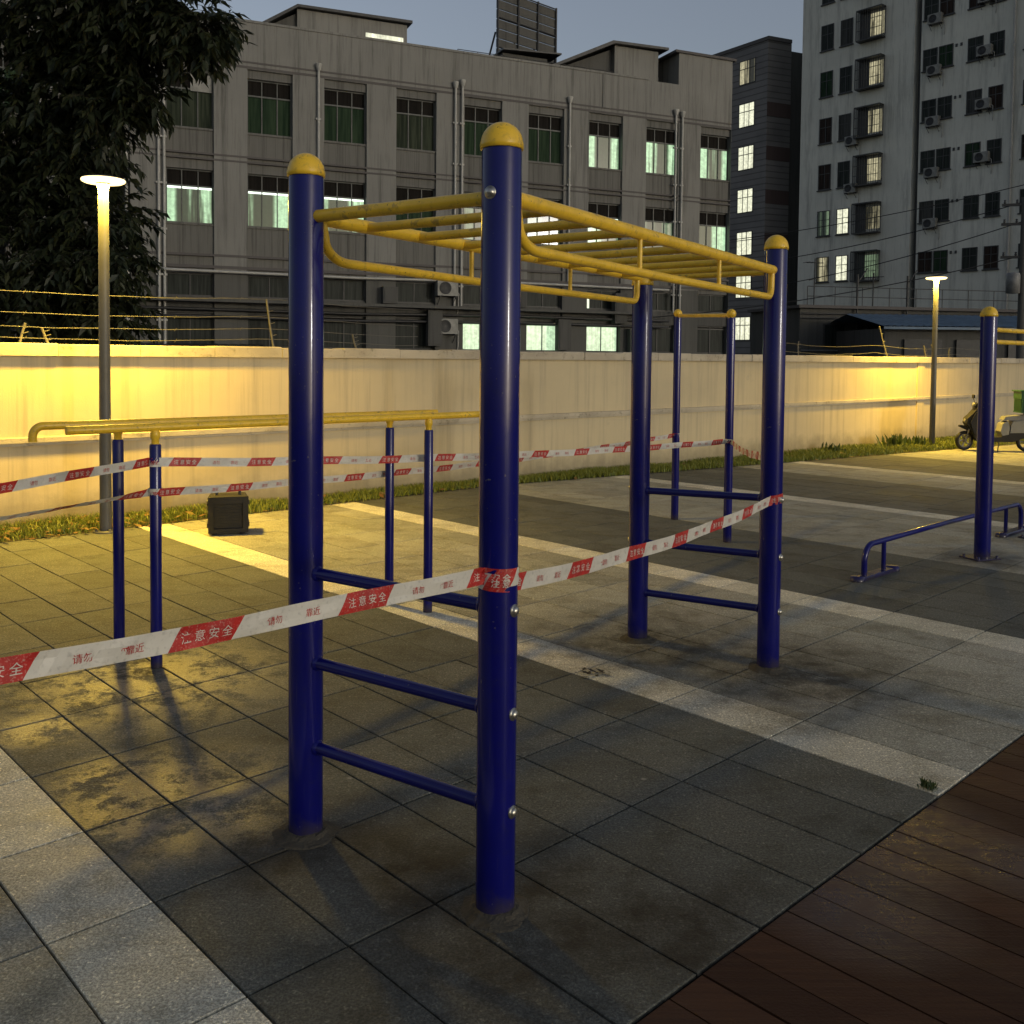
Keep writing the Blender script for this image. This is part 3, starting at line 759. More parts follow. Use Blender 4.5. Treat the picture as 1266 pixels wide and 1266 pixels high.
mb = MB(); mb.prism([(-.9, .3), (-.98, .34), (-.86, .52), (-.78, .54)], -.07, .07, 0, 'y'); mb.build('rear_fender', M['black'], sco)
mb = MB(); mb.tube([(-.05, .12, .22), (.02, .26, .01)], .012, 6); mb.build('kickstand', M['darkmetal'], sco)
cr = empty('crate', sr-hd*.70*SS+Vector((0, 0, .70)), ys, 'green plastic crate carried on the back of the scooter', 'crate')
mb = MB()
for (a, b) in (((-.24, -.2, 0), (.24, .2, .02)), ((-.24, -.2, .25), (.24, -.185, .38)), ((-.24, .185, .25), (.24, .2, .38)), ((-.24, -.185, .25), (-.225, .185, .38)), ((.225, -.185, .25), (.24, .185, .38))): mb.box(a, b)
mb.box((-.265, -.225, .38), (.265, .225, .40), ch=.006)
for k in range(9):
    x = -.235+.0545*k
    for y in (-.197, .185): mb.box((x, y, .02), (x+.03, y+.012, .25))
for k in range(7):
    y = -.17+.05*k
    for x in (-.237, .225): mb.box((x, y, .02), (x+.012, y+.028, .25))
mb.box((-.222, -.182, .022), (.222, .182, .24))
mb.build('crate_body', M['greenplastic'], cr)

# ------------------------------------------------------------------ the grey factory block behind the wall
def pane_dark(name, a, b, rough=.12):
    t = NT(name); oi = t.n('ShaderNodeObjectInfo')
    sp = t.n('ShaderNodeSeparateXYZ'); t.set(sp.inputs[0], t.co())
    cv = t.n('ShaderNodeCombineXYZ'); t.set(cv.inputs[0], t.math('MULTIPLY', sp.outputs[0], 9.)); t.set(cv.inputs[1], t.math('MULTIPLY', oi.outputs['Random'], 50.)); t.set(cv.inputs[2], t.math('MULTIPLY', sp.outputs[2], .5))
    n = t.noise(cv.outputs[0], 1.3, 3)
    col = t.mix(t.ramp(n, .35, .65), a, b)
    return t.fin(col, t.math('ADD', rough, .3), Specular_IOR_Level=.1)
M['pane_dark'] = pane_dark('dark_window_glass', (.012, .015, .014), (.034, .04, .035))
M['pane_green'] = pane_dark('green_curtained_glass', (.010, .024, .012), (.030, .052, .028), .4)
M['pane_curtain'] = pane_dark('grey_curtained_glass', (.03, .03, .028), (.07, .07, .064), .3)
M['pane_curtain_g'] = pane_dark('faded_green_glass', (.014, .02, .013), (.045, .055, .036), .4)
M['pane_brown'] = pane_dark('brown_curtained_glass', (.014, .010, .008), (.04, .026, .02), .3)
M['louvre'] = pane_dark('dark_louvre_glass', (.008, .007, .006), (.016, .014, .012), .5)
def pane_lit(name, hi, lo, strength, dens=1.6, thr=(.56, .66)):
    t = NT(name); oi = t.n('ShaderNodeObjectInfo')
    sp = t.n('ShaderNodeSeparateXYZ'); t.set(sp.inputs[0], t.co())
    def nz(fx, fz, k, sc_):
        cv = t.n('ShaderNodeCombineXYZ'); t.set(cv.inputs[0], t.math('MULTIPLY', sp.outputs[0], fx)); t.set(cv.inputs[1], t.math('MULTIPLY', oi.outputs['Random'], k)); t.set(cv.inputs[2], t.math('MULTIPLY', sp.outputs[2], fz))
        return t.noise(cv.outputs[0], sc_, 4, .6)
    sh = t.math('SUBTRACT', t.math('ABSOLUTE', t.math('ADD', sp.outputs[0], t.math('MULTIPLY', t.math('SUBTRACT', oi.outputs['Random'], .5), .7))), .36)
    side = t.ramp(sh, -.06, .06)
    m1 = t.math('MAXIMUM', t.math('MULTIPLY', side, t.ramp(nz(1.2, .1, 40., 1.5), .36, .46)), t.ramp(nz(1.3, .05, 61., dens), thr[0], thr[1])); m2 = nz(16, .25, 17., 1.)
    m3 = t.ramp(nz(3, 3, 29., 2.), .35, .7, .65, 1.15)
    col = t.mix(m1, lo, hi)
    st = t.math('MULTIPLY', t.math('MULTIPLY', t.ramp(m1, 0, 1, .16, 1.), m3), t.ramp(m2, .3, .7, .7, 1.1))
    t.fin((.05, .06, .05), .15)
    t.set(t.b.inputs['Emission Color'], col); t.set(t.b.inputs['Emission Strength'], t.math('MULTIPLY', st, strength))
    return t.m
M['lit_green'] = pane_lit('lit_workshop_window', (.64, 1., .60), (.13, .22, .10), .78)
M['lit_white'] = pane_lit('lit_fluorescent_window', (.72, 1., .64), (.45, .68, .38), .85, 2.2, (.2, .4))
M['lit_warm'] = pane_lit('lit_warm_window', (1., .90, .55), (.25, .20, .09), .48)
M['lit_stair'] = pane_lit('lit_stair_window', (.95, .95, .70), (.7, .7, .5), 1.0, 2.2, (.2, .45))
M['lit_dim'] = pane_lit('dim_green_window', (.30, .42, .25), (.07, .11, .06), .45)
t = NT('lit_tube'); t.fin((.8, .8, .8), .5); t.set(t.b.inputs['Emission Color'], (.85, 1, .85, 1)); t.b.inputs['Emission Strength'].default_value = 1.3; M['tube'] = t.m

FR = R(23.5)
fac = empty('factory_block', (-8.34, 33, 0), FR, 'long grey four storey factory block with stained walls and lit windows', 'building')
cols = [-2.63+2.614*k for k in range(-5, 9)]; HW = .76
SL, SR = -17., 19.05
rows = [(9.14, 10.98), (5.98, 7.78), (3.56, 4.33), (.6, 3.0)]
mb = MB()
edges = [SL]
for c in cols: edges += [c-HW, c+HW]
edges.append(SR)
for i in range(0, len(edges), 2): mb.box((edges[i], 0, 4.45), (edges[i+1], .5, 11.26))
mb.box((SL, 0, 11.26), (SR, .5, 12.82)); mb.box((16.4, .0, 12.82), (SR, 2.6, 14.1))
mb.box((SL, .5, 0), (SR, 11.5, 12.55)); mb.box((SL, 11.2, 12.55), (SR, 11.5, 12.8)); 
mb.box((SL-.3, .002, 0), (SL, 11.5, 12.8))
for s in (13.05,): mb.box((s-.18, -.035, 11.5), (s+.18, 0, 12.8))
mb.build('wall', M['plaster'], fac)
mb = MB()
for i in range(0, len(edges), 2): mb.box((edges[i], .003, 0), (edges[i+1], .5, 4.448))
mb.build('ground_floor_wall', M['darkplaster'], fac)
for c in cols:
    mb = MB()
    for z0, z1 in ((10.98, 11.262), (7.78, 9.14), (4.33, 5.98), (3.0, 3.56), (0, .6)):
        mb = MB(); mb.box((c-HW, .09, z0), (c+HW, .48, z1)); mb.build('spandrel', M['spandrel' if z0 > 4 else 'darkwall'], fac)
    for z in (9.14, 5.98):
        mb = MB(); mb.box((c-HW, .05, z-.06), (c+HW, .16, z+.003)); mb.build('sill', M['spandrel'], fac)
mb = MB()
for z0, z1 in ((11.28, 11.36), (11.46, 11.52), (8.10, 8.16), (8.27, 8.33), (4.50, 4.60), (4.90, 4.98)): mb.box((SL, -.014, z0), (SR, .1 if z0 < 11 else 0, z1))
mb.build('string_course', M['plasterband'], fac)
mb = MB(); mb.box((SL, -.55, 3.36), (SR-4, -.001, 3.46)); mb.build('canopy_slab', M['darkplaster'], fac)
mb = MB()
for i in range(18): mb.box((SL+2*i, -.03, 12.82), (SL+2*i+1.99, .3, 12.90)) if SL+2*i+2 < 16.4 else None
mb.build('parapet_cap', M['plaster'], fac)
lit = {(0, 6): 'lit_green', (0, 7): 'lit_green', (0, 8): 'lit_green', (1, 0): 'lit_green', (1, 1): 'lit_green', (1, 2): 'lit_green', (1, 5): 'lit_dim', (1, 6): 'lit_green', (1, 7): 'lit_dim',
       (1, 8): 'lit_green', (0, -3): 'lit_dim', (3, 4): 'lit_white', (3, 5): 'lit_white', (3, 6): 'lit_white', (1, 3): 'pane_green', (1, 4): 'lit_dim'}
for ri, (z0, z1) in enumerate(rows):
    for ci, c in enumerate(cols):
        k = ci-5; h = z1-z0
        key = lit.get((ri, k), ('pane_green' if k % 3 else 'pane_curtain_g') if ri == 0 else 'pane_dark')
        mb = MB(); y0, y1 = .20, .25
        fr = 'frame' if ri < 2 else 'darkframe'
        for x in (-HW, HW-.045): mb.box((x, y0, 0), (x+.045, y1, h))
        for z in (0, h-.045): mb.box((-HW+.045, y0, z), (HW-.045, y1, z+.045))
        zt = h-.58 if ri < 2 else (h*.5 if ri == 2 else h-.15)
        if ri == 3: zt = 2.25
        if ri != 2: mb.box((-HW+.045, y0-.01, zt), (HW-.045, y1, zt+.05))
        for x in ((-.27, .25) if ri < 2 else (-.02,)): mb.box((x, y0+.002, .045), (x+.035, y1-.002, h-.045))
        w = mb.build('window', M[fr], fac, (c, 0, z0))
        mb = MB()
        za = 1.3 if ri == 3 else .02
        mb.box((-HW+.02, .232, za), (HW-.02, .30, zt if ri != 2 else h-.02)); mb.build('pane', M[key], w)
        if ri != 2:
            mb = MB(); mb.box((-HW+.02, .236, zt+.002), (HW-.02, .30, h-.02)); mb.build('transom', M['louvre'], w)
        if ri == 3:
            mb = MB(); mb.box((-HW+.02, .228, .02), (HW-.02, .30, 1.298)); mb.build('panel', M['darkwall'], w)
        if ri == 1 and k in (0, 1, 2, 6):
            mb = MB(); mb.box((-HW+.05, .215, zt-.07), (HW-.05, .231, zt-.005)); mb.build('tube_light', M['tube'], w)
for z in (2.9, 3.15, 4.42):
    mb = MB(); mb.tube([(-8, -.14, z), (3, -.14, z-.05), (9, -.14, z+.03), (16, -.14, z)], .05, 6); mb.build('pipe', M['darkmetal' if z < 4 else 'pipe'], fac)
for s_, z0, z1 in ((5.6, 2.0, 3.3), (9.0, 3.5, 4.4), (10.9, 1.9, 3.1), (3.9, 3.5, 4.1), (13.4, 3.0, 4.2), (14.1, 1.7, 2.8)):
    mb = MB(); mb.box((s_, -.32, z0), (s_+.55, 0, z1)); mb.box((s_+.05, -.34, z0+.06), (s_+.5, -.321, z1-.06)); mb.build('junction_box', M['darkwall'], fac)
# small lit hatch over the workshop door and white blind pieces
mb = MB(); mb.box((-.45, .19, 0), (.45, .229, .45)); mb.build('window', M['lit_white'], fac, (12.04, 0, 3.59))
mb = MB(); mb.box((0, .16, 0), (.68, .198, .56)); mb.build('blind', M['acwhite'], fac, (-2.6, 0, 10.36))
for s, z0, z1 in ((-3.62, .5, 11.1), (-3.45, .5, 11.0), (1.62, 4.6, 11.5), (6.68, 3.5, 11.5), (6.95, 3.5, 11.6), (11.4, 4.6, 11.5), (16.25, 3.5, 11.55), (16.56, 3.5, 11.5), (-4.6, .5, 8.3)):
    mb = MB(); mb.tube([(s, -.09, z0), (s, -.09, z1)], .045, 10)
    for k in range(int((z1-z0)/1.5)): mb.box((s-.085, -.10, z0+.7+1.5*k), (s+.085, 0, z0+.76+1.5*k))
    mb.lathe([(.07, z1), (.12, z1+.18), (.12, z1+.22)], (s, -.09, 0), 10)
    mb.build('drain_pipe', M['pipe'], fac)
# roof huts
mb = MB(); mb.box((1.0, .55, 12.5), (5.0, 5, 13.72)); h1 = mb.build('roof_hut', M['plaster'], fac)
mb = MB(); mb.prism([(-.35, 12.95), (.98, 13.82), (5.15, 13.86), (5.15, 13.76), (1.0, 13.73), (-.3, 12.85)], .35, 5.4, 0, 'y'); mb.build('hut_roof', M['darkmetal'], h1)
mb = MB(); mb.prism([(-.1, 12.5), (.99, 12.5), (.99, 13.6), (-.1, 12.95)], .7, 4.8, 0, 'y'); mb.build('lean_to', M['darkwall'], h1)
mb = MB(); mb.box((3.45, .52, 13.0), (4.85, .56, 13.24)); mb.build('hut_window', M['lit_stair'], h1)
mb = MB(); mb.box((13.7, .55, 12.5), (15.75, 5, 14.2)); h2 = mb.build('roof_hut', M['plaster'], fac)
mb = MB(); mb.prism([(11.3, 12.5), (13.69, 12.5), (13.69, 14.1), (11.3, 13.05)], .8, 4.8, 0, 'y'); mb.build('lean_to', M['darkwall'], h2)
mb = MB(); mb.prism([(10.7, 12.95), (13.5, 14.3), (16.1, 14.36), (16.1, 14.26), (13.6, 14.2), (10.75, 12.85)], .3, 5.4, 0, 'y'); mb.build('hut_roof', M['darkmetal'], h2)
mb = MB(); mb.box((16.2, -.08, 14.1), (SR+.15, 2.8, 14.2)); mb.build('stair_roof', M['plasterband'], fac)
mb = MB(); mb.box((9.0, 1.0, 12.5), (10.9, 2.8, 13.4)); h3 = mb.build('roof_hut', M['darkwall'], fac)
mb = MB(); mb.prism([(8.9, 13.5), (11.4, 13.62), (11.4, 13.56), (8.9, 13.44)], .7, 3.2, 0, 'y'); mb.build('hut_roof', M['darkmetal'], h3)
mb = MB(); mb.lathe([(.55, 12.5), (.55, 13.05), (.5, 13.15), (0, 13.2)], (6.6, 1.6, 0), 16); mb.build('water_tank', M['darkmetal'], fac)
mb = MB()
for k in range(12):
    s = 7+.8*k; mb.tube([(s, .6, 12.5), (s, .6, 13.15)], .015, 5)
mb.tube([(7, .6, 13.15), (15.8, .6, 13.15)], .015, 5); mb.build('roof_railing', M['darkmetal'], fac)
# billboard frame on the roof
bz = 12.55
bb = empty('billboard', (-.72, 38.2, bz), R(43), 'dark slatted billboard frame standing on the factory roof', 'billboard')
mb = MB()
for k in range(9): mb.box((0, 0, .15+.38*k), (3.3, .06, .15+.38*k+.34))
mb.build('slat_panel', M['darkwall'], bb)
mb = MB()
for x in (0, 1.1, 2.2, 3.25): mb.tube([(x, -.05, 0), (x, -.05, 3.6)], .045, 6); mb.tube([(x, .1, 1.9), (x, .9, 0)], .04, 6)
for z in (.15, 1.3, 2.45, 3.55): mb.tube([(0, -.05, z), (3.25, -.05, z)], .03, 6)
mb.build('support_frame', M['darkmetal'], bb)

# ------------------------------------------------------------------ air conditioners (one master, copied)
def make_ac():
    e = empty('air_conditioner', (0, 0, 0), 0, '', 'air conditioner', 'outdoor air conditioner units on the buildings')
    mb = MB(); mb.box((-.40, -.32, 0), (.40, -.02, .56), ch=.02); b = mb.build('casing', M['acwhite'], e)
    Mx = Matrix.Translation((-.10, -.325, .28))@Matrix.Rotation(math.pi/2, 4, 'X')
    mb = MB(); mb.lathe([(0, 0), (.21, 0), (.225, .012), (.235, 0)], n=20, M=Mx)
    for k in range(1, 5): mb.lathe([(.045*k, .014), (.045*k+.008, .018), (.045*k+.016, .014)], n=20, M=Mx)
    mb.build('fan_grille', M['darkmetal'], e)
    mb = MB()
    for x in (-.3, .3): mb.box((x-.02, -.36, -.05), (x+.02, 0, 0)); mb.tube([(x, -.33, -.04), (x, 0, -.32)], .014, 5)
    mb.build('bracket', M['darkmetal'], e)
    mb = MB(); mb.tube([(.40, -.12, .2), (.5, -.1, .1), (.5, -.05, -.5), (.46, 0, -.7)], .022, 6); mb.build('hose', M['pipe'], e)
    return e
ac0 = make_ac(); used = [False]
def put_ac(p, rz, label):
    o = ac0 if not used[0] else copy_tree(ac0)
    used[0] = True; o.location = p; o.rotation_euler = (0, 0, rz); o['label'] = label
def facp(s, y, z): return Vector((-8.34, 33, 0))+Vector((math.cos(FR)*s-math.sin(FR)*y, math.sin(FR)*s+math.cos(FR)*y, z))
put_ac(facp(6.35, 0, 3.85), FR, 'upper of two air conditioners stacked by the drain pipes of the factory block')
put_ac(facp(6.35, 0, 2.45), FR, 'lower of two air conditioners stacked by the drain pipes of the factory block')
put_ac(facp(8.6, 0, 3.8), FR, 'air conditioner under the canopy right of the stacked pair on the factory block')

# ------------------------------------------------------------------ the tiled stair tower between the blocks
TO = Vector((17.24, 66, 0))
st = empty('stair_tower', TO, 0, 'narrow tiled stair tower with brown bands between factory block and apartment tower', 'building')
tr = Vector((.917, .399, 0)); tl = Vector((-.574, .819, 0)); TH = 23.4
F = [Vector((0, 0, 0)), tr*2.0, tr*2.0+Vector((-2.0, 4.6, 0)), tl*6.5+Vector((0, 1, 0)), tl*6.5]
mb = MB(); mb.prism([p[:2] for p in F], 0, TH); mb.build('wall', M['cladding'], st)
mb = MB(); mb.prism([(p*1.0)[:2] for p in (tr*2.0+Vector((-.1, .25, 0)), tr*6+Vector((-.1, .25, 0)), tr*6+Vector((-3, 7, 0)), tr*2+Vector((-3, 7, 0)))], 0, TH-.4); mb.build('dark_wing', M['darkwall'], st)
for k in range(7):
    z = 3.4+2.98*k
    if z > 20.2: break
    mb = MB(); q = .03
    nr = Vector((tr.y, -tr.x, 0)); nl = Vector((-tl.y, tl.x, 0)) if Vector((-tl.y, tl.x, 0)).y < 0 else Vector((tl.y, -tl.x, 0))
    base = [nr*q, tr*2.0+nr*q, tr*2.0-nr*.1, -nr*.1]
    mb.prism([p[:2] for p in base], z, z+.95); mb.build('band', M['brown'], st)
    base = [nl*q*1.2, tl*3.6+nl*q*1.2, tl*3.6-nl*.1, -nl*.1]
for k in range(7):
    zc = 2.9+2.98*k+.1
    al = math.atan2(-tl.y, -tl.x)
    mb = MB(); mb.box((-.72, -.03, 0), (.72, .05, .06)); mb.box((-.72, -.03, 1.62), (.72, .05, 1.68)); mb.box((-.72, -.03, .06), (-.66, .05, 1.62)); mb.box((.66, -.03, .06), (.72, .05, 1.62))
    for x in (-.24, .2): mb.box((x, -.032, .06), (x+.045, .05, 1.62))
    mb.box((-.66, -.034, 1.05), (.66, .05, 1.1))
    w = mb.build('window', M['darkframe'], st, tl*1.78+Vector((0, 0, zc-.05)), al)
    mb = MB(); mb.box((-.66, -.012, .06), (.66, .04, 1.62)); mb.build('pane', M['lit_stair' if k != 6 else 'lit_warm'], w)
mb = MB(); mb.prism([(p+Vector((0, -.12, 0)))[:2] for p in (F[0], F[1], F[2], F[3], F[4])], TH+.002, TH+.25); mb.build('parapet', M['plasterband'], st)

# ------------------------------------------------------------------ the apartment tower
AR = -R(50.2); AO = Vector((22.313, 59, 0))
apt = empty('apartment_tower', AO, AR, 'tall grey apartment tower with rows of small windows at the upper right', 'building')
def ap(x, y, z): return AO+Vector((math.cos(AR)*x-math.sin(AR)*y, math.sin(AR)*x+math.cos(AR)*y, z))
mb = MB(); mb.box((-5.54, 0, 0), (2.12, 14, 33)); mb.box((2.52, 0, 0), (26, 14, 33)); mb.box((2.1, .5, 0), (2.54, 13.9, 33)); mb.build('wall', M['tower'], apt)
mb = MB(); mb.tube([(2.32, .32, 0), (2.32, .32, 33)], .09, 8); mb.build('drain_pipe', M['darkmetal'], apt)
mb = MB(); mb.tube([(7.85, -.12, 0), (7.85, -.12, 33)], .075, 8); mb.build('drain_pipe', M['pipe'], apt)
wins = [(-4.15, .9, 1.62, 'p'), (-2.77, .85, 1.62, 'p'), (-1.45, 1.7, 1.9, 'c'), (2.66, .87, 1.25, 'p'), (3.60, .85, 1.25, 'p'), (5.28, .87, 1.3, 'p'), (6.50, .8, 1.3, 'p'), (8.35, .87, 1.3, 'p'), (9.4, .85, 1.3, 'p')]
rA = random.Random(21)
litap = {(0, 0): 'lit_warm', (0, 1): 'lit_stair', (1, 0): 'lit_dim', (1, 1): 'lit_stair', (0, 2): 'lit_dim', (1, 2): 'lit_warm', (2, 2): 'lit_warm', (3, 2): 'lit_warm', (4, 2): 'lit_warm', (5, 2): 'lit_warm', (6, 2): 'pane_dark'}
proto = {}
for fl in range(8):
    zc = 7.45+2.95*fl
    for wi, (x, w, h, kd) in enumerate(wins):
        key = litap.get((fl, wi), rA.choice(['pane_dark', 'pane_dark', 'pane_dark', 'pane_brown', 'pane_curtain', 'pane_green']))
        mb = MB()
        if kd == 'p':
            for a, b in (((0, -.03, 0), (w, .04, .06)), ((0, -.03, h-.05), (w, .04, h)), ((0, -.03, .06), (.05, .04, h-.05)), ((w-.05, -.03, .06), (w, .04, h-.05)), ((w/2-.02, -.02, .06), (w/2+.02, .04, h-.05))): mb.box(a, b)
            mb.box((.05, -.018, h*.62), (w-.05, .04, h*.62+.04)); mb.box((-.06, -.1, -.06), (w+.06, .03, -.001))
        else:   # projecting security cage
            for a, b in (((0, -.5, 0), (w, .02, .07)), ((0, -.5, h-.07), (w, .02, h))): mb.box(a, b)
            n = 11
            for i in range(n+1): mb.box((w*i/n-.012, -.5, .07), (w*i/n+.012, -.475, h-.07))
            for i in range(5):
                for x_ in (0, w): mb.box((x_-.012, -.45+.1*i, .07), (x_+.012, -.43+.1*i, h-.07))
            for z in (.6, 1.2): mb.box((0, -.505, z), (w, -.47, z+.03))
            mb.box((0, -.02, .07), (w*.42, .02, h-.07))
        wo = mb.build('window', M['darkframe'], apt, (x, 0, zc-h/2))
        mb = MB()
        if kd == 'p': mb.box((.05, -.008, .06), (w-.05, .03, h-.05))
        else: mb.box((w*.42, -.008, .3), (w-.08, .03, h-.25))
        mb.build('pane', M[key], wo)
        if kd == 'p' and wi in (4, 6) :
            mb = MB()
            for i in range(2): mb.box((x+w+.12+.28*i, -.03, zc+h/2-.25), (x+w+.24+.28*i, .03, zc+h/2-.08))
            if wi == 4: mb.build('vent', M['darkframe'], apt)
side = ['second', 'third', 'fourth', 'fifth', 'sixth', 'seventh']
for i, fl in enumerate((1, 2, 3, 4, 5, 6)):
    put_ac(ap(3.42, 0, 6.55+2.95*fl-.1), AR, 'air conditioner under paired windows beside the dark recess, %s window row from the bottom' % side[fl-1])
for i, fl in enumerate((2, 3, 4, 5)):
    put_ac(ap(6.3, 0, 6.55+2.95*fl+.35), AR, 'air conditioner left of the white drain pipe, %s window row from the bottom' % side[fl-1])
put_ac(ap(9.3, 0, 6.55+2.95*4+.2), AR, 'air conditioner right of the white drain pipe on the apartment tower')
put_ac(ap(-1.75, 0, 6.6+2.95*3-.4), AR, 'upper air conditioner beside the caged windows of the apartment tower')
put_ac(ap(-1.75, 0, 6.6+2.95*2-.4), AR, 'lower air conditioner beside the caged windows of the apartment tower')

# ------------------------------------------------------------------ low roofs between wall and tower
def corrugated(mb, x0, x1, ya, za, yb, zb, pitch=.3, m=0):
    n = int((x1-x0)/pitch*2)
    for i in range(n):
        a = x0+(x1-x0)*i/n; b = x0+(x1-x0)*(i+1)/n; u0 = .03*(i % 2); u1 = .03*((i+1) % 2)
        mb.face([(a, ya, za+u0), (b, ya, za+u1), (b, yb, zb+u1), (a, yb, zb+u0)], m)
M['blueroof'] = paint('blue_roof_sheet', (.10, .17, .26), .45, .3, 1.5)
sh = empty('workshop_shed', (15.3, 39, 0), R(3), 'low shed with a blue metal roof behind the far lamp', 'shed')
mb = MB(); mb.box((0, .3, 0), (14, 6, 2.95)); mb.build('wall', M['darkwall'], sh)
mb = MB(); corrugated(mb, -.3, 14.3, -.3, 3.02, 3.5, 3.66); corrugated(mb, -.3, 14.3, 3.5, 3.66, 7, 3.1); mb.box((-.3, -.32, 2.9), (14.3, -.28, 3.0)); mb.build('roof', M['blueroof'], sh)
mb = MB()
for k in range(6): mb.box((.8+2.2*k, .2, .5), (2.4+2.2*k, .305, 2.5))
mb.build('shutter', M['darkmetal'], sh)
lo = empty('low_outbuilding', (13.2, 44, 0), R(12), 'dark flat roofed outbuilding with pipes at the foot of the apartment tower', 'building')
mb = MB(); mb.box((0, 0, 0), (20, 5, 4.0)); mb.build('wall', M['darkwall'], lo)
mb = MB(); mb.box((-.2, -.3, 4.0), (20.2, 5, 4.14)); mb.build('roof', M['plasterband'], lo)
mb = MB()
for k in range(14): mb.tube([(.3+1.4*k, -.1, 4.14), (.3+1.4*k, -.1, 5.0)], .02, 5)
for z in (4.55, 5.0): mb.tube([(.3, -.1, z), (19.6, -.1, z)], .02, 5)
mb.build('railing', M['darkmetal'], lo)
for x in (1.2, 3.4, 6.2):
    mb = MB(); mb.box((x, -.03, 2.2), (x+1.1, .02, 3.3)); w = mb.build('window', M['darkframe'], lo)
    mb = MB(); mb.box((x+.06, -.04, 2.26), (x+1.04, -.031, 3.24)); mb.build('pane', M['pane_dark'], w)
for x in (2.8, 5.4):
    mb = MB(); mb.tube([(x, -.15, 0), (x, -.15, 5.6)], .05, 8); mb.tube([(x, -.15, 5.2), (x+.5, -.15, 5.9)], .03, 6); mb.build('pipe', M['darkmetal'], lo)
for k, (x, z0, z1) in enumerate(((.4, 1.0, 1.6), (4.6, 2.0, 3.6), (7.9, 1.4, 3.7))):
    mb = MB(); mb.box((x, -.35, z0), (x+.8, -.001, z1)); mb.box((x+.1, -.40, z0+.1), (x+.7, -.351, z1-.1)); mb.build('cupboard', M['darkmetal' if k % 2 else 'greymetal'], lo)
for z in (2.05, 3.55, 3.75):
    mb = MB(); mb.tube([(0, -.2, z), (9, -.2, z+.05), (20, -.2, z-.1)], .035, 6); mb.build('pipe', M['greymetal' if z < 3 else 'darkmetal'], lo)
def mast(loc, h, label, rz):
    e = empty('antenna_mast', loc, rz, label, 'antenna', 'masts on the outbuilding roof')
    mb = MB(); mb.tube([(0, 0, 0), (.03, 0, h)], .03, 6); mb.build('pole', M['darkmetal'], e)
    mb = MB()
    for i in range(5): mb.tube([(-.45+.2*i, -.28+.03*i, h-.2), (-.45+.2*i, .28-.03*i, h-.2)], .012, 4)
    mb.tube([(-.5, 0, h-.2), (.5, 0, h-.2)], .018, 5); mb.tube([(-.3, 0, h*.55), (.35, 0, h*.62)], .02, 5); mb.build('aerial', M['darkmetal'], e)
mast((14.2, 45.2, 4.1), 2.3, 'taller antenna mast on the outbuilding roof nearer the stair tower', R(20))
mast((17.2, 45.8, 4.1), 1.7, 'shorter antenna mast on the outbuilding roof nearer the far lamp', R(-35))
# far-left low wall in front of factory ground floor
yd = empty('yard_shed', facp(-13.5, -2.2, 0), FR, 'dark lean-to shed roof along the foot of the factory block', 'shed')
mb = MB(); mb.box((0, .2, 0), (13, 2.1, 1.5)); mb.build('wall', M['darkwall'], yd)
mb = MB(); corrugated(mb, -.2, 13.2, -.1, 1.55, 2.15, 1.95); mb.build('roof', M['darkmetal'], yd)
# utility pole and cables
up = empty('utility_pole', (18.6, 35, 0), R(-20), 'dark utility pole with cross arms and a transformer in front of the tower', 'utility pole')
mb = MB(); mb.tube([(0, 0, 0), (0, 0, 7.6)], [.16, .11], 12); mb.build('pole', M['darkwall'], up)
for z in (7.3, 6.6, 5.4):
    mb = MB(); mb.box((-.75, -.06, z), (.75, .06, z+.09))
    for x in (-.65, -.25, .25, .65): mb.lathe([(.03, z+.09), (.05, z+.14), (.03, z+.17), (.045, z+.22), (0, z+.24)], (x, 0, 0), 8)
    mb.build('cross_arm', M['darkmetal'], up)
mb = MB(); mb.lathe([(0, 4.1), (.24, 4.12), (.24, 4.8), (.2, 4.86), (0, 4.88)], (-.32, -.1, 0), 14); mb.build('transformer', M['greymetal'], up)
def cable(a, b, sag, label, r=.018):
    mb = MB(); mb.tube(sagline(a, b, sag, 24), r, 6); tag(mb.build('overhead_cable', M['cable']), label, 'cable', 'cables strung in front of the tower')
cable((9.0, 46, 5.9), (18.6, 35, 7.45), .35, 'upper overhead cable running to the top arm of the utility pole')
cable((9.2, 46, 4.7), (18.6, 35, 6.75), .4, 'middle overhead cable running to the second arm of the utility pole')
cable((9.4, 46, 7.2), (26, 36, 10.2), .5, 'highest overhead cable crossing the apartment tower facade')
cable((2, 40, 3.1), (18.6, 35, 5.5), .5, 'lowest overhead cable running behind the wall to the utility pole')

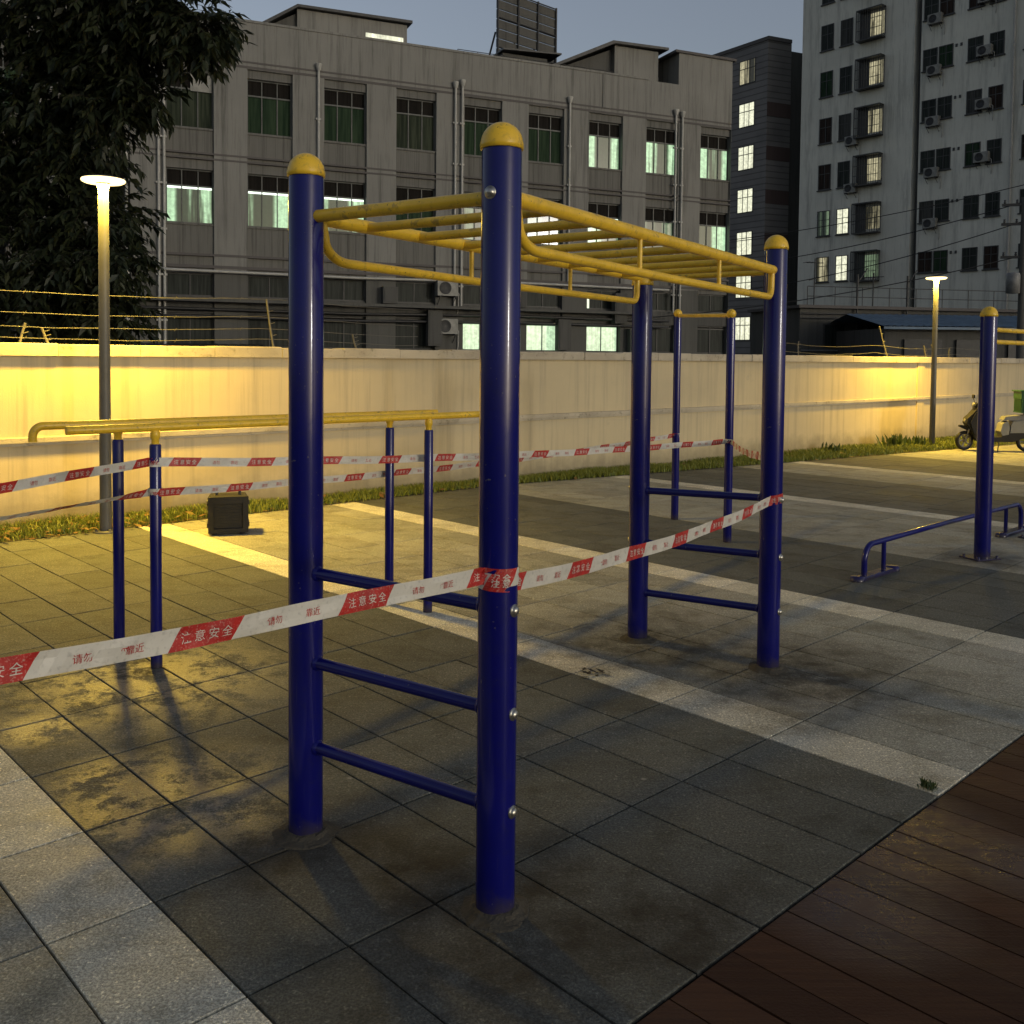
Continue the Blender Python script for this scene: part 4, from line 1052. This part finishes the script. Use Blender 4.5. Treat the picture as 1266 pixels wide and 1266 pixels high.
# ------------------------------------------------------------------ the big tree behind the wall
tree = empty('broadleaf_tree', (-8.4, 15.4, 0), 0, 'large dark broadleaf tree with drooping leaf sprays behind the wall at the left', 'tree')
TB = Vector((-8.4, 15.4, 0)); r = random.Random(33)
def px(x, y, Y): return Vector(((x-633)/1180*Y, Y, 1.6+(440-y)/1180*Y))
blobs = []
for (x, y, rad, Y, n) in ((95, 25, 62, 13.6, 60), (165, 20, 58, 13.2, 60), (220, 18, 42, 12.9, 34), (258, 42, 24, 12.7, 16), (235, 60, 20, 12.8, 10), (150, 75, 45, 13.4, 40), (95, 95, 50, 13.8, 42), (172, 118, 24, 13.2, 14),
                          (140, 140, 28, 13.3, 18), (60, 150, 55, 14, 42), (105, 190, 45, 14, 30), (20, 190, 60, 14.2, 42), (60, 250, 62, 14.4, 50), (125, 280, 42, 14, 30), (20, 320, 60, 14.2, 50), (90, 340, 55, 14.2, 45), (145, 330, 28, 13.8, 18),
                          (50, 400, 55, 14.2, 45), (130, 395, 38, 14.2, 30), (-60, 120, 70, 14, 40), (-80, 260, 90, 14, 50), (-60, 0, 70, 13.6, 30), (100, -90, 110, 13.5, 70), (-60, -130, 110, 13.8, 50), (210, -70, 70, 13.2, 34), (-90, 380, 70, 14, 36), (15, 20, 22, 13.4, 8)):
    blobs.append((px(x, y, Y), rad/1180*Y, n))
mbl = MB(); mbt = MB()
def spray(p, d, L):
    """a drooping twig with paired narrow leaves"""
    d = d.normalized(); k = r.randint(5, 8); pos = p.copy(); pts = [pos.copy()]
    for i in range(k):
        d = (d+Vector((0, 0, -.13))).normalized(); pos = pos+d*L/k; pts.append(pos.copy())
        for sgn in (-1, 1):
            if r.random() < .12: continue
            sd = d.cross(Vector((r.gauss(0, .3), r.gauss(0, .3), 1))).normalized()*sgn
            ld = (d*.75+sd*.8+Vector((0, 0, -.35+r.gauss(0, .2)))).normalized(); ll = r.uniform(.11, .21); w = ll*r.uniform(.15, .22)
            wd = ld.cross(Vector((r.gauss(0, .5), r.gauss(0, .5), 1))).normalized()*w
            t = r.random()**1.5; c = (t, t, t)
            m = pos+ld*ll*.45+Vector((0, 0, .008)); tip = pos+ld*ll+Vector((0, 0, -.02))
            mbl.face([pos, m-wd, tip, m+wd], 0, False, c)
    if len(pts) > 2: mbt.tube(pts, .004, 3, 0, False)
for (c, rad, n) in blobs:
    for i in range(int(n*3.8)):
        v = Vector((r.gauss(0, 1), r.gauss(0, 1), r.gauss(0, 1))).normalized(); q = r.random()**.45
        p = c+Vector((v.x*rad*q, v.y*rad*q*1.25, v.z*rad*q))
        dd = (v*.8+Vector((r.gauss(0, .5), r.gauss(0, .5), r.gauss(-.1, .4))))
        spray(p, dd, r.uniform(.25, .5))
mbl.build('crown', M['leaf'], tree, -TB, attr='tone')
mbt.build('twigs', M['barkm'], tree, -TB)
mb = MB(); mb.tube([(0, 0, -.05), (.03, 0, .6), (-.05, .05, 1.8), (.05, 0, 3.2), (.15, -.1, 4.6)], [.30, .24, .21, .18, .13], 14)
for (c, rad, n) in blobs[::3]:
    e = c-TB; a = Vector((.03, 0, r.uniform(1.8, 4.5)))
    m1 = a.lerp(e, .5)+Vector((r.gauss(0, .15), r.gauss(0, .15), .25)); mb.tube([a, a.lerp(m1, .5)+Vector((0, 0, .08)), m1, e], [.07, .045, .025, .008], 7)
mb.build('trunk', M['barkm'], tree)

# ------------------------------------------------------------------ sky, sun and camera
w = bpy.data.worlds.new('World'); sc.world = w; w.use_nodes = True; nt = w.node_tree
bg = nt.nodes['Background']; sky = nt.nodes.new('ShaderNodeTexSky'); sky.sky_type = 'NISHITA'; sky.sun_disc = False
SE, SAZ = R(6), R(131)        # dim afterglow, behind and to the right of the camera
sky.sun_elevation = SE; sky.sun_rotation = SAZ; sky.air_density = 1.2; sky.dust_density = 2.; sky.ozone_density = 2.5
hs = nt.nodes.new('ShaderNodeHueSaturation'); hs.inputs['Saturation'].default_value = .55; hs.inputs['Hue'].default_value = .52
nt.links.new(sky.outputs[0], hs.inputs['Color']); nt.links.new(hs.outputs[0], bg.inputs[0]); bg.inputs[1].default_value = .15
sl = bpy.data.lights.new('sun', 'SUN'); sl.energy = .28; sl.angle = R(2); sl.color = (1, .97, .93)
so = bpy.data.objects.new('sun', sl); COL.objects.link(so)
dirv = Vector((math.sin(SAZ)*math.cos(SE), math.cos(SAZ)*math.cos(SE), math.sin(SE)))
so.rotation_euler = dirv.to_track_quat('Z', 'Y').to_euler()
cam = bpy.data.cameras.new('camera'); co = bpy.data.objects.new('camera', cam); COL.objects.link(co); sc.camera = co
co.location = (0, 0, 1.6)
cam.sensor_width = 36; cam.sensor_fit = 'AUTO'; cam.lens = 1180/1266*36; cam.shift_y = -(633-490)/1266
co.rotation_euler = (Matrix.Rotation(math.pi/2-math.atan(48/1180), 4, 'X')@Matrix.Rotation(.0095, 4, 'Z')).to_euler()
cam.clip_end = 2000; cam.clip_start = .05
sc.view_settings.view_transform = 'Standard'; sc.view_settings.look = 'None'; sc.view_settings.exposure = .25; sc.view_settings.gamma = 1
sc.cycles.use_denoising = True
sc.cycles.max_bounces = 6
